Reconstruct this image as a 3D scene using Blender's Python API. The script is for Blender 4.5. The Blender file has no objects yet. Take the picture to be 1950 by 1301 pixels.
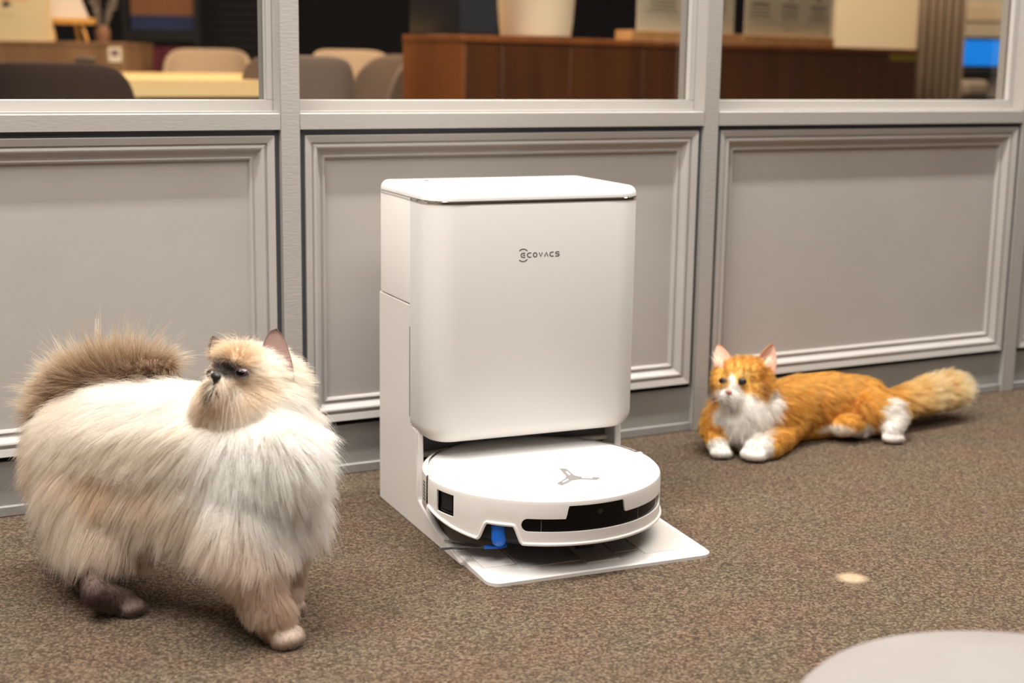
import bpy, bmesh, math, random
import numpy as np
from mathutils import Vector, Matrix
from mathutils.kdtree import KDTree

S = bpy.context.scene
C = S.collection
W, H = 1950, 1301
PI = math.pi

# ------------------------------------------------------------------ camera
CAM = np.array([-0.8554, -2.2989, 0.7136])
R_ = np.array([0.8822, -0.4707, 0.0147]); U_ = np.array([0.0762, 0.1734, 0.9819])
R_ /= np.linalg.norm(R_); U_ -= R_ * (U_ @ R_); U_ /= np.linalg.norm(U_); F_ = np.cross(U_, R_)
FPX = 2789.7
cd = bpy.data.cameras.new('camera'); co = bpy.data.objects.new('camera', cd); C.objects.link(co)
M = Matrix.Identity(4)
for i in range(3):
    M[i][0], M[i][1], M[i][2], M[i][3] = R_[i], U_[i], -F_[i], CAM[i]
co.matrix_world = M
cd.sensor_width = 36; cd.lens = FPX / W * 36; cd.clip_start = 0.05; cd.clip_end = 60
cd.dof.use_dof = True; cd.dof.focus_distance = 2.05; cd.dof.aperture_fstop = 3.6; cd.dof.aperture_blades = 9
S.camera = co

# ------------------------------------------------------------------ world, lights, exposure
wd = bpy.data.worlds.new('world'); S.world = wd; wd.use_nodes = True
bg = wd.node_tree.nodes['Background']; bg.inputs[0].default_value = (1.0, 0.96, 0.92, 1); bg.inputs[1].default_value = 0.2
S.view_settings.view_transform = 'Standard'; S.view_settings.look = 'None'
S.view_settings.exposure = -0.07; S.view_settings.gamma = 1.0
try: S.view_settings.use_curve_mapping = False
except Exception: pass
S.cycles.max_bounces = 10; S.cycles.diffuse_bounces = 7; S.cycles.transparent_max_bounces = 12
S.cycles.sample_clamp_indirect = 6
try: S.cycles.use_denoising = True
except Exception: pass

def area(name, loc, sx, sy, power, col=(1, .972, .932), target=None):
    l = bpy.data.lights.new(name, 'AREA'); l.shape = 'RECTANGLE'; l.size = sx; l.size_y = sy
    l.energy = power; l.color = col
    o = bpy.data.objects.new(name, l); C.objects.link(o); o.location = loc
    if target is not None:
        o.rotation_euler = (Vector(target) - Vector(loc)).to_track_quat('-Z', 'Y').to_euler()
    return o
area('ceiling_strip_light', (0.6, -0.39, 2.66), 5.0, 0.07, 172)
area('overhead_area_light', (0.6, -1.50, 2.66), 1.8, 0.5, 22)
area('overhead_area_light', (-1.5, -1.0, 2.66), 1.2, 0.8, 58)
area('overhead_area_light', (-0.5, -2.6, 2.66), 1.8, 0.9, 62)  # unseen front fill, added to brighten the near cat's chest
area('back_room_light', (1.0, 1.0, 2.6), 3.0, 0.6, 75, (1, .80, .58))  # unseen warm fill by the partition, added to light furniture fronts
area('back_room_light', (0.8, 3.2, 2.6), 1.4, 0.8, 90, (1, .78, .55))
area('back_room_light', (4.0, 3.0, 2.6), 1.4, 0.8, 75, (1, .80, .58))

# ------------------------------------------------------------------ pixel helpers of the calibrated camera
def ray(x, y): return F_ + ((x - W / 2) * R_ - (y - H / 2) * U_) / FPX
def at(x, y, D): return CAM + ray(x, y) * D
def on_z(x, y, z):
    d = ray(x, y); return CAM + d * (z - CAM[2]) / d[2]
RH = np.array([R_[0], R_[1], 0.]); RH /= np.linalg.norm(RH)          # horizontal right of view
FH = np.array([-RH[1], RH[0], 0.])                                   # horizontal away

# ------------------------------------------------------------------ materials
def lin(c):
    r = [((v / 255) / 12.92 if v / 255 <= .04045 else ((v / 255 + .055) / 1.055) ** 2.4) for v in c]
    return (r[0], r[1], r[2], 1)
def mat(name, rgb, rough=.5, metal=0., spec=.5, emit=None, bump=None, vary=None, coat=0.):
    """bump=(scale, strength, stretch xyz); vary=(rgb2, scale, stretch)"""
    m = bpy.data.materials.new(name); m.use_nodes = True
    nt = m.node_tree; b = nt.nodes['Principled BSDF']
    b.inputs['Base Color'].default_value = lin(rgb); b.inputs['Roughness'].default_value = rough
    b.inputs['Metallic'].default_value = metal; b.inputs['Specular IOR Level'].default_value = spec
    b.inputs['Coat Weight'].default_value = coat
    if emit: 
        b.inputs['Emission Color'].default_value = lin(rgb); b.inputs['Emission Strength'].default_value = emit
    if bump or vary:
        tc = nt.nodes.new('ShaderNodeTexCoord')
    if bump:
        mp = nt.nodes.new('ShaderNodeMapping'); mp.inputs['Scale'].default_value = bump[2] if len(bump) > 2 else (1, 1, 1)
        n = nt.nodes.new('ShaderNodeTexNoise'); n.inputs['Scale'].default_value = bump[0]; n.inputs['Detail'].default_value = 3
        bp = nt.nodes.new('ShaderNodeBump'); bp.inputs['Strength'].default_value = bump[1]; bp.inputs['Distance'].default_value = .002
        nt.links.new(tc.outputs['Object'], mp.inputs[0]); nt.links.new(mp.outputs[0], n.inputs['Vector'])
        nt.links.new(n.outputs[0], bp.inputs['Height']); nt.links.new(bp.outputs[0], b.inputs['Normal'])
    if vary:
        mp = nt.nodes.new('ShaderNodeMapping'); mp.inputs['Scale'].default_value = vary[2] if len(vary) > 2 else (1, 1, 1)
        n = nt.nodes.new('ShaderNodeTexNoise'); n.inputs['Scale'].default_value = vary[1]; n.inputs['Detail'].default_value = 4
        cr = nt.nodes.new('ShaderNodeValToRGB'); cr.color_ramp.elements[0].color = lin(rgb); cr.color_ramp.elements[1].color = lin(vary[0])
        cr.color_ramp.elements[0].position = .35; cr.color_ramp.elements[1].position = .65
        nt.links.new(tc.outputs['Object'], mp.inputs[0]); nt.links.new(mp.outputs[0], n.inputs['Vector'])
        nt.links.new(n.outputs[0], cr.inputs[0]); nt.links.new(cr.outputs[0], b.inputs['Base Color'])
    return m

PAINT = (176, 170, 164)
m_paint = mat('grey_paint', PAINT, .48, bump=(60, .12), vary=((171, 165, 159), 4))
m_post = mat('grey_paint_brushed', (165, 159, 153), .45, bump=(60, .25, (1, 1, 5)))
m_rail = mat('grey_paint_rail', (165, 159, 153), .42, bump=(60, .15, (1, 1, 5)))
m_base = mat('grey_paint_shaded', (150, 147, 142), .5, bump=(40, .15), vary=((140, 136, 132), 5))  # same grey paint, darkened for the shade below the panels
m_dark = mat('recess_shade_dark', (74, 77, 82), .7)  # shade of the recess put into the colour
m_gap = mat('gap_shade_black', (24, 22, 22), .9)  # shade under the panels put into the colour
m_white = mat('white_plastic', (223, 217, 211), .38, coat=.1)
m_cover = mat('pearl_white_plastic', (203, 199, 194), .45, bump=(900, .05))
m_lid = mat('gloss_white_plastic', (246, 244, 241), .22, coat=.3)
m_chrome = mat('chrome', (225, 220, 215), .08, 1.)
m_black = mat('black_gloss', (5, 5, 8), .12, spec=.2)
m_dk = mat('black_rubber', (16, 16, 18), .6)
m_ingrey = mat('inner_grey_plastic', (96, 96, 102), .5)
m_pad = mat('clear_grey_plastic', (196, 196, 197), .2, coat=.5)
m_blue = mat('blue_plastic', (8, 110, 226), .35)
m_bristle = mat('grey_bristle', (84, 82, 84), .5)
m_logo = mat('logo_bronze', (104, 88, 82), .35, .6)
m_led = mat('led_strip', (205, 215, 255), .3, emit=1.6)
m_silver = mat('silver', (158, 151, 146), .35, .55)

def carpet_mat():
    m = bpy.data.materials.new('brown_loop_carpet'); m.use_nodes = True
    nt = m.node_tree; b = nt.nodes['Principled BSDF']; b.inputs['Roughness'].default_value = 1; b.inputs['Specular IOR Level'].default_value = .1
    N = nt.nodes.new; L = nt.links.new
    tc = N('ShaderNodeTexCoord')
    v = N('ShaderNodeTexVoronoi'); v.inputs['Scale'].default_value = 330; L(tc.outputs['Object'], v.inputs['Vector'])
    sep = N('ShaderNodeSeparateColor'); L(v.outputs['Color'], sep.inputs[0])
    n1 = N('ShaderNodeTexNoise'); n1.inputs['Scale'].default_value = 150; n1.inputs['Detail'].default_value = 3; L(tc.outputs['Object'], n1.inputs['Vector'])
    mx = N('ShaderNodeMath'); mx.operation = 'MULTIPLY_ADD'; mx.inputs[1].default_value = .55
    ml = N('ShaderNodeMath'); ml.operation = 'MULTIPLY'; ml.inputs[1].default_value = .5; L(n1.outputs[0], ml.inputs[0])
    L(sep.outputs[0], mx.inputs[0]); L(ml.outputs[0], mx.inputs[2])
    cr = N('ShaderNodeValToRGB'); e = cr.color_ramp.elements
    e[0].position = .12; e[0].color = lin((54, 45, 37)); e[1].position = .92; e[1].color = lin((130, 113, 94))
    k = cr.color_ramp.elements.new(.5); k.color = lin((85, 72, 60))
    L(mx.outputs[0], cr.inputs[0])
    # large soft reddish / greenish patches
    n2 = N('ShaderNodeTexNoise'); n2.inputs['Scale'].default_value = 9; n2.inputs['Detail'].default_value = 3; L(tc.outputs['Object'], n2.inputs['Vector'])
    c2 = N('ShaderNodeValToRGB'); e = c2.color_ramp.elements
    e[0].position = .35; e[0].color = (1.06, .98, .97, 1); e[1].position = .65; e[1].color = (.97, 1.02, 1.0, 1)
    L(n2.outputs[0], c2.inputs[0])
    mm = N('ShaderNodeMix'); mm.data_type = 'RGBA'; mm.blend_type = 'MULTIPLY'; mm.inputs[0].default_value = 1
    L(cr.outputs[0], mm.inputs[6]); L(c2.outputs[0], mm.inputs[7])
    # pale round spot in the carpet
    sp = on_z(1622, 1101, 0)
    mp = N('ShaderNodeMapping'); mp.inputs['Location'].default_value = (-sp[0], -sp[1], 0); L(tc.outputs['Object'], mp.inputs[0])
    ln = N('ShaderNodeVectorMath'); ln.operation = 'LENGTH'; L(mp.outputs[0], ln.inputs[0])
    mr = N('ShaderNodeMapRange'); mr.inputs[1].default_value = .012; mr.inputs[2].default_value = .026; mr.inputs[3].default_value = .75; mr.inputs[4].default_value = 0
    L(ln.outputs['Value'], mr.inputs[0])
    m3 = N('ShaderNodeMix'); m3.data_type = 'RGBA'; L(mr.outputs[0], m3.inputs[0]); L(mm.outputs[2], m3.inputs[6]); m3.inputs[7].default_value = lin((190, 168, 138))
    L(m3.outputs[2], b.inputs['Base Color'])
    bp = N('ShaderNodeBump'); bp.inputs['Strength'].default_value = .7; bp.inputs['Distance'].default_value = .003
    L(v.outputs['Distance'], bp.inputs['Height']); bp.invert = True; L(bp.outputs[0], b.inputs['Normal'])
    return m
m_carpet = carpet_mat()

def glass_mat():
    m = bpy.data.materials.new('window_glass'); m.use_nodes = True
    nt = m.node_tree; nt.nodes.clear(); N = nt.nodes.new; L = nt.links.new
    t = N('ShaderNodeBsdfTransparent'); t.inputs[0].default_value = (.93, .94, .94, 1)
    g = N('ShaderNodeBsdfGlossy'); g.inputs['Roughness'].default_value = .01
    lw = N('ShaderNodeLayerWeight'); lw.inputs[0].default_value = .5
    pw = N('ShaderNodeMath'); pw.operation = 'POWER'; pw.inputs[1].default_value = 5; L(lw.outputs['Facing'], pw.inputs[0])
    fr = N('ShaderNodeMath'); fr.operation = 'MULTIPLY_ADD'; fr.inputs[1].default_value = .95; fr.inputs[2].default_value = .035; L(pw.outputs[0], fr.inputs[0])
    mx = N('ShaderNodeMixShader'); o = N('ShaderNodeOutputMaterial')
    L(fr.outputs[0], mx.inputs[0]); L(t.outputs[0], mx.inputs[1]); L(g.outputs[0], mx.inputs[2]); L(mx.outputs[0], o.inputs[0])
    return m
m_glass = glass_mat()

# ------------------------------------------------------------------ object helpers
def tag(o, label=None, cat=None, group=None, kind=None):
    if label: o['label'] = label
    if cat: o['category'] = cat
    if group: o['group'] = group
    if kind: o['kind'] = kind
    return o
def empty(name, loc=(0, 0, 0), rz=0.):
    o = bpy.data.objects.new(name, None); C.objects.link(o); o.location = loc; o.rotation_euler = (0, 0, rz)
    o.empty_display_size = .05
    return o
def mesh(name, verts, faces, m, parent=None, smooth=False, mats=None, fm=None):
    me = bpy.data.meshes.new(name); me.from_pydata([tuple(v) for v in verts], [], faces); me.update()
    for mm in (mats or [m]): me.materials.append(mm)
    if fm is not None: me.polygons.foreach_set('material_index', fm)
    if smooth: me.shade_smooth()
    o = bpy.data.objects.new(name, me); C.objects.link(o); o.parent = parent
    return o
def bmobj(name, bm, m, parent=None, smooth=False):
    bmesh.ops.recalc_face_normals(bm, faces=bm.faces)
    me = bpy.data.meshes.new(name); bm.to_mesh(me); bm.free(); me.materials.append(m)
    if smooth: me.set_sharp_from_angle(angle=math.radians(38)) if hasattr(me, 'set_sharp_from_angle') else None
    if smooth: me.shade_smooth(); 
    if smooth and hasattr(me, 'set_sharp_from_angle'): me.set_sharp_from_angle(angle=math.radians(38))
    o = bpy.data.objects.new(name, me); C.objects.link(o); o.parent = parent
    return o
def bm_box(bm, x0, x1, y0, y1, z0, z1, bev=0., seg=2):
    r = bmesh.ops.create_cube(bm, size=1)['verts']
    for v in r:
        v.co = Vector(((x0 + x1) / 2 + v.co.x * (x1 - x0), (y0 + y1) / 2 + v.co.y * (y1 - y0), (z0 + z1) / 2 + v.co.z * (z1 - z0)))
    if bev > 0:
        es = list({e for v in r for e in v.link_edges})
        bmesh.ops.bevel(bm, geom=es, offset=bev, segments=seg, affect='EDGES', profile=.5)
def box(name, x0, x1, y0, y1, z0, z1, m, parent=None, bev=0., seg=2):
    bm = bmesh.new(); bm_box(bm, x0, x1, y0, y1, z0, z1, bev, seg)
    return bmobj(name, bm, m, parent, bev > 0)
def rr(x0, x1, y0, y1, rad, n=8):
    """rounded rectangle outline, counter-clockwise from (x1,y0); rad = r or (r_x1y0, r_x1y1, r_x0y1, r_x0y0)"""
    if not isinstance(rad, (tuple, list)): rad = (rad,) * 4
    out = []
    for (cx, cy, a0), r in zip(((x1, y0, -90), (x1, y1, 0), (x0, y1, 90), (x0, y0, 180)), rad):
        sx = -1 if cx == x1 else 1; sy = 1 if cy == y0 else -1
        for k in range(n + 1):
            a = math.radians(a0 + 90 * k / n)
            out.append((cx + sx * r + r * math.cos(a), cy + sy * r + r * math.sin(a)))
    return out
def loft(loops, caps=(True, True)):
    bm = bmesh.new(); L = []
    for lp in loops: L.append([bm.verts.new(p) for p in lp])
    n = len(L[0])
    for a, b in zip(L, L[1:]):
        for i in range(n):
            bm.faces.new((a[i], a[(i + 1) % n], b[(i + 1) % n], b[i]))
    if caps[0]: bm.faces.new(L[0][::-1])
    if caps[1]: bm.faces.new(L[-1])
    return bm
def rr_loft(x0, x1, y0, y1, rad, levels, n=8):
    """levels: (z, inset)"""
    if not isinstance(rad, (tuple, list)): rad = (rad,) * 4
    return loft([[(p[0], p[1], z) for p in rr(x0 + i, x1 - i, y0 + i, y1 - i, tuple(max(r - i, .0005) for r in rad), n)] for z, i in levels])
def arc_levels(z, r, up=True, n=5):
    """levels that round an edge ending at height z with radius r"""
    o = []
    for k in range(n + 1):
        a = PI / 2 * k / n
        o.append((z - r + r * math.sin(a), r - r * math.cos(a)) if up else (z + r - r * math.sin(a), r - r * math.cos(a)))
    return o if up else o[::-1]
def tube(bm, pts, rads, seg=8):
    pts = [Vector(p) for p in pts]
    if not isinstance(rads, (list, tuple)): rads = [rads] * len(pts)
    rings = []; nrm = None
    for i, p in enumerate(pts):
        t = (pts[min(i + 1, len(pts) - 1)] - pts[max(i - 1, 0)]).normalized()
        if nrm is None: nrm = t.orthogonal().normalized()
        nrm = (nrm - t * nrm.dot(t)).normalized(); b = t.cross(nrm)
        rings.append([bm.verts.new(p + (nrm * math.cos(2 * PI * k / seg) + b * math.sin(2 * PI * k / seg)) * rads[i]) for k in range(seg)])
    for a, b in zip(rings, rings[1:]):
        for k in range(seg): bm.faces.new((a[k], a[(k + 1) % seg], b[(k + 1) % seg], b[k]))
    bm.faces.new(rings[0][::-1]); bm.faces.new(rings[-1])
def tubeobj(name, pts, r, m, parent=None, seg=8):
    bm = bmesh.new(); tube(bm, pts, r, seg); return bmobj(name, bm, m, parent, True)
def lathe(prof, n=48, a0=0., a1=2 * PI, c=(0, 0)):
    bm = bmesh.new(); full = abs(a1 - a0 - 2 * PI) < 1e-6; cols = []
    for k in range(n if full else n + 1):
        a = a0 + (a1 - a0) * k / n
        cols.append([bm.verts.new((c[0] + r * math.sin(a), c[1] - r * math.cos(a), z)) for r, z in prof])
    m = len(cols)
    for k in range(m if full else m - 1):
        A, B = cols[k], cols[(k + 1) % m]
        for i in range(len(prof) - 1):
            try: bm.faces.new((A[i], B[i], B[i + 1], A[i + 1]))
            except ValueError: pass
    bmesh.ops.remove_doubles(bm, verts=bm.verts, dist=1e-6)
    return bm
def copy_tree(o, parent=None):
    c = o.copy(); C.objects.link(c); c.parent = parent
    for ch in [x for x in bpy.data.objects if x.parent == o]: copy_tree(ch, c)
    return c

# ------------------------------------------------------------------ the setting
fl = mesh('floor', [(-4, -6, 0), (7, -6, 0), (7, 8.5, 0), (-4, 8.5, 0)], [(0, 1, 2, 3)], m_carpet); tag(fl, kind='structure')
m_ceil = mat('ceiling_white', (225, 222, 216), .9)
ce = box('ceiling', -4, 7, -6, 8.5, 2.7, 2.8, m_ceil); tag(ce, kind='structure')
m_hall = mat('hall_wall_paint', (150, 142, 134), .9)
for nm, x0, x1, y0, y1 in (('wall_rear', -4, 7, -6.1, -6), ('wall_left', -4.1, -4, -6, 8.5), ('wall_right', 7, 7.1, -6, 8.5)):
    tag(box(nm, x0, x1, y0, y1, 0, 2.7, m_hall), kind='structure')

X0, B, PW = -0.0535, 0.8393, 0.0337
Z_PT, Z_PB = 0.5905, 0.0965            # panel top / bottom (outer edge of moulding)
Z_SB, Z_ST = 0.5945, 0.6255            # sill rail
PY = 0.022                             # panel field
wall = empty('wall_partition'); tag(wall, 'grey painted panelled half wall with square posts and glass above', kind='structure')
for k in range(-1, 5):
    x = X0 + k * B
    box('post', x, x + PW, 0, .078, 0, 2.4, m_post, wall, .0012, 1)
PROF = [(0, -.012), (0, .0185), (.0008, .0192), (.0118, .0160), (.0124, .0125), (.0138, .0125), (.0165, .0155), (.0190, .0162), (.0215, .0152),
        (.0265, .0088), (.0300, .0056), (.0330, .0048), (.0335, .0062), (.0360, .0075), (.0385, .0060), (.0405, .0)]
def moulding(x0, x1, z0, z1, side, parent):
    V = []; n = len(PROF)
    for end in (0, 1):
        for w, h in PROF:
            a, b, c, d = x0 + w, x1 - w, z0 + w, z1 - w
            P = {'top': ((a, d), (b, d)), 'bottom': ((a, c), (b, c)), 'left': ((a, c), (a, d)), 'right': ((b, c), (b, d))}[side][end]
            V.append((P[0], PY - h, P[1]))
    F = [(i, i + 1, n + i + 1, n + i) for i in range(n - 1)]
    if side in ('bottom', 'right'): F = [f[::-1] for f in F]
    o = mesh('moulding', V, F, m_paint, parent, True)
    o.data.set_sharp_from_angle(angle=math.radians(30))
    return o
for k in range(-1, 4):
    x0, x1 = X0 + k * B + PW, X0 + (k + 1) * B
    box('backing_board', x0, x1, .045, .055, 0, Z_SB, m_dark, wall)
    px0, px1 = x0 + .0095, x1 - .0095
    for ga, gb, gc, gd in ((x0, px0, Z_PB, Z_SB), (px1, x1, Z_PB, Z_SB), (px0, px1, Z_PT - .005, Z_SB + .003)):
        box('gap_shade_strip', ga, gb, max(.007, .010), .046, gc, gd, m_dark, wall)  # dark filler standing in for the shade in the gap
    box('gap_shade_strip', x0, x1, .020, .046, Z_PB - .011, Z_PB + .001, m_gap, wall)  # black filler standing in for the shade under the panel
    pn = box('wall_panel', px0, px1, PY, .046, Z_PB, Z_PT - .004, m_paint, wall)
    for s in ('top', 'bottom', 'left', 'right'):
        moulding(px0, px1, Z_PB, Z_PT - .004, s, pn)
    # sill rail with a softened upper edge
    bm = bmesh.new(); bm_box(bm, x0, x1, 0.0003, .078, Z_SB + .002, Z_ST)
    es = [e for e in bm.edges if all(v.co.y < .01 and v.co.z > Z_ST - .001 for v in e.verts)]
    bmesh.ops.bevel(bm, geom=es, offset=.004, segments=3, affect='EDGES')
    bmobj('sill_rail', bm, m_rail, wall, True)
    bb = box('base_panel', x0, x1, .012, .045, 0, Z_PB - .0095, m_base, wall)
    box('skirting_strip', x0, x1, .006, .014, 0, .017, m_base, bb, .0015, 1)
# head rail
box('head_rail', X0 - B, X0 + 4 * B + PW, 0, .078, 2.4, 2.7, m_rail, wall)

m_sash = mat('window_frame_paint', (184, 179, 173), .35)
def window(n, k):
    w = empty('window_%d' % n); tag(w, kind='structure')
    x0, x1 = X0 + k * B + PW, X0 + (k + 1) * B
    z0, z1 = Z_ST, 2.4; t = .0112; y0, y1 = .036, .0505
    def fr(nm, a, b, c, d): box(nm, a, b, y0, y1, c, d, m_sash, w, .001, 1)
    fr('window_frame', x0, x1, z0 - .001, z0 + .0180)
    fr('window_frame', x0, x1, z1 - t, z1)
    fr('window_frame', x0, x0 + t, z0 + .018, z1 - t)
    fr('window_frame', x1 - t, x1, z0 + .018, z1 - t)
    # inner sash on the far side of the glass
    for a, b, c, d in ((x0, x0 + t, z0, z1), (x1 - t, x1, z0, z1)):
        box('inner_sash', a, b, .0545, .075, c, d, m_paint, w, .001, 1)
    box('glass_pane', x0 + t - .003, x1 - t + .003, .0508, .0542, z0 + t, z1 - t + .003, m_glass, w)
for n, k in enumerate((-1, 0, 1, 2, 3), 1): window(n, k)

# ------------------------------------------------------------------ docking station (local frame: back edge at y=0, front is -y)
DX, DY, DYAW = 0.2351, -0.1556, -0.0759
DM = Matrix.Translation((DX, DY, 0)) @ Matrix.Rotation(DYAW, 4, 'Z')
DMi = DM.inverted()
def dl(x, y, z):                                                       # pixel on a height -> dock frame
    return DMi @ Vector(on_z(x, y, z))
dock = empty('docking_station', (DX, DY, 0), DYAW)
tag(dock, 'tall white robot vacuum docking station with rounded front and chrome lid line', 'docking station')
HW = .1765
# lower shell: two side walls, back, roof over the bay
def side_wall(x0, x1):
    prof = [(0, 0), (0, .345), (-.151, .345), (-.151, .155), (-.174, .155), (-.176, .150), (-.1775, .052), (-.181, .046), (-.190, .0425), (-.262, .0205), (-.268, .017), (-.300, .0145), (-.36, .004), (-.36, 0)]
    bm = bmesh.new()
    A = [bm.verts.new((x0, y, z)) for y, z in prof]; Bv = [bm.verts.new((x1, y, z)) for y, z in prof]
    bm.faces.new(A); bm.faces.new(Bv[::-1])
    for i in range(len(prof)):
        j = (i + 1) % len(prof); bm.faces.new((A[i], A[j], Bv[j], Bv[i]))
    bmesh.ops.bevel(bm, geom=[e for e in bm.edges if abs(e.verts[0].co.x - e.verts[1].co.x) < 1e-5], offset=.0012, segments=2, affect='EDGES')
    return bmobj('side_wall', bm, m_white, dock, True)
side_wall(-HW, -HW + .011); side_wall(HW - .011, HW)
box('back_wall', -HW + .01, HW - .01, -.105, -.002, .004, .345, m_ingrey, dock)
box('bay_roof', -HW + .01, HW - .01, -.175, -.004, .154, .20, m_ingrey, dock)
box('bay_ledge', -HW + .010, HW - .010, -.150, -.10, .104, .111, m_white, dock, .001, 1)
box('bay_block', -HW + .010, HW - .010, -.135, -.10, .03, .103, m_dk, dock)
box('bay_block', -HW + .010, HW - .010, -.140, -.10, .112, .154, m_ingrey, dock)
# upper tank housing and front cover
bmobj('tank_housing', rr_loft(-HW, HW, -.152, 0, (.002, .010, .010, .002), [(.3465, .0012), (.3475, 0), (.5035, 0), (.505, .001)]), m_white, dock, True)
bmobj('front_cover', rr_loft(-HW - .0012, HW + .0012, -.2365, -.148, (.046, .0008, .0008, .046),
      arc_levels(.1425, .026, False, 7) + [(.503, 0), (.5045, .0008)], 12), m_cover, dock, True)
box('side_slot', -HW - .0016, -HW + .001, -.1492, -.1472, .172, .312, m_ingrey, dock)
# chrome line and lid
bmobj('chrome_band', rr_loft(-HW - .0016, HW + .0016, -.2369, -.1502, (.046, .0006, .0006, .046), [(.5042, .0006), (.5048, 0), (.5086, 0), (.5092, .0006)], 12), m_chrome, dock, True)
lid = bmobj('lid', rr_loft(-HW - .0012, HW + .0012, -.2365, .001, (.046, .016, .016, .046), [(.5065, .003), (.5092, .0022), (.5098, 0)] + arc_levels(.5250, .0125, True, 6) + [(.5260, .03), (.5263, .06)], 12), m_lid, dock, True)
bmobj('lid_rim', rr_loft(-HW - .0004, HW + .0004, -.151, .0006, (.001, .012, .012, .001), [(.5045, .0005), (.505, 0), (.5085, 0), (.509, .0005)], 6), m_white, dock, True)
p = DMi @ Vector(on_z(812, 345, .526))
bmobj('lid_button', lathe([(0, .5288), (.0025, .5286), (.0038, .5278), (.004, .5250)], 16, c=(p.x, p.y)), m_silver, dock, True)

# base plate with ramp
def plate_z(y):   # y negative
    if y > -.19: return .020
    return .020 + (.0065 - .020) * min(1, (-.19 - y) / .25)
def base_plate():
    ol = rr(-HW + .004, HW + .008, -.462, -.12, (.020, .002, .002, .020), 8)
    bm = bmesh.new()
    lo = [bm.verts.new((x, y, 0)) for x, y in ol]
    hi = [bm.verts.new((x, y, plate_z(y) - .0018)) for x, y in ol]
    cx = .002; cy = -.29
    tp = [bm.verts.new((cx + (x - cx) * .988, cy + (y - cy) * .988, plate_z(y))) for x, y in ol]
    n = len(ol)
    for a, b in ((lo, hi), (hi, tp)):
        for i in range(n): bm.faces.new((a[i], a[(i + 1) % n], b[(i + 1) % n], b[i]))
    bm.faces.new(tp); bm.faces.new(lo[::-1])
    return bmobj('base_plate', bm, m_white, dock, False)
bp = base_plate()
def zt(y): return plate_z(y) + .0003
RC = Vector((-.020, -.292))                                             # robot centre
def ribs(x0, x1, y0, y1, keep):
    bm = bmesh.new(); y = y0
    while y > y1:
        xs = [x0 + (x1 - x0) * i / 24 for i in range(25)]
        for a, b in zip(xs, xs[1:]):
            if keep((a + b) / 2, y):
                h = zt(y)
                P = [bm.verts.new(q) for q in ((a, y + .0016, h), (b, y + .0016, h), (b, y, h + .0026), (a, y, h + .0026), (a, y - .0016, h), (b, y - .0016, h))]
                bm.faces.new((P[0], P[1], P[2], P[3])); bm.faces.new((P[3], P[2], P[5], P[4]))
        y -= .0062
    o = bmobj('anti_slip_ribs', bm, m_white, bp, False); o['kind'] = 'stuff'; return o
ribs(-HW + .016, -.112, -.20, -.405, lambda x, y: (Vector((x, y)) - RC).length < .198)
ribs(.085, HW - .004, -.20, -.435, lambda x, y: (Vector((x, y)) - RC).length < .215)
def pad(x0, x1, y0, y1, m=m_pad):
    z0 = min(zt(y0), zt(y1))
    V = [(x0, y0, zt(y0)), (x1, y0, zt(y0)), (x1, y1, zt(y1)), (x0, y1, zt(y1))]
    V += [(x, y, z + .0022) for x, y, z in V]
    mesh('wheel_pad', V, [(0, 1, 5, 4), (1, 2, 6, 5), (2, 3, 7, 6), (3, 0, 4, 7), (4, 5, 6, 7), (3, 2, 1, 0)], m, bp)
pad(-.108, -.016, -.425, -.22); pad(-.012, .040, -.437, -.22, m_white); pad(.044, .080, -.415, -.22)
for x0, x1 in ((-.13, -.095), (.10, .145)):
    pass
# lettering on the front
def stroke(bm, pts, w, y, close=False):
    pts = [Vector((q[0], q[1])) for q in pts]; n = len(pts); rows = []
    for i, q in enumerate(pts):
        a = pts[i - 1] if (i > 0 or close) else pts[i]; b = pts[(i + 1) % n] if (i < n - 1 or close) else pts[i]
        t = (b - a).normalized(); nn = Vector((-t.y, t.x)) * w / 2
        rows.append([bm.verts.new((q.x + s * nn.x, yy, q.y + s * nn.y)) for s, yy in ((1, y + .0006), (1, y), (-1, y), (-1, y + .0006))])
    for i in range(n if close else n - 1):
        A, Bq = rows[i], rows[(i + 1) % n]
        for j in range(3): bm.faces.new((A[j], A[j + 1], Bq[j + 1], Bq[j]))
    if not close: bm.faces.new(rows[0]); bm.faces.new(rows[-1][::-1])
def ell(cx, cy, a, b, t0, t1, n=14): return [(cx + a * math.cos(math.radians(t0 + (t1 - t0) * k / n)), cy + b * math.sin(math.radians(t0 + (t1 - t0) * k / n))) for k in range(n + 1)]
def letters():
    G = []                                                             # in units of a letter height of 100
    G.append(('arc', ell(505, 0, 150, 150, 133, 42)))
    G.append(('arc', ell(505, 0, 150, 150, -133, -42)))
    G.append(('letter', [(560, 50), (505, 50)] + ell(500, 0, 50, 50, 90, 270) + [(560, -50)])); G.append(('letter', [(500, 0), (558, 0)]))
    G.append(('letter', [(725, 50), (670, 50)] + ell(668, 0, 50, 50, 90, 270) + [(725, -50)]))
    G.append(('letterO', ell(830, 0, 50, 50, 0, 342, 19)))
    G.append(('letter', [(938, 50), (980, -46), (1028, 50)]))
    G.append(('letter', [(1088, -50), (1138, 50), (1186, -50)]))
    G.append(('letter', [(1338, 50), (1285, 50)] + ell(1284, 0, 48, 50, 90, 270) + [(1338, -50)]))
    G.append(('letter', [(1494, 50), (1420, 50)] + ell(1416, 26, 24, 24, 90, 270, 6)[1:] + [(1465, 2)] + ell(1466, -24, 25, 26, 90, -90, 6)[1:] + [(1385, -50)]))
    return G
emb = bmesh.new(); ux = .0000605; uz = .0000625
for kind, pts in letters():
    q = [((x - 445) * ux - .0338, .4268 + z * uz) for x, z in pts]
    stroke(emb, q, .00125, -.2371, kind == 'letterO')
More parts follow.
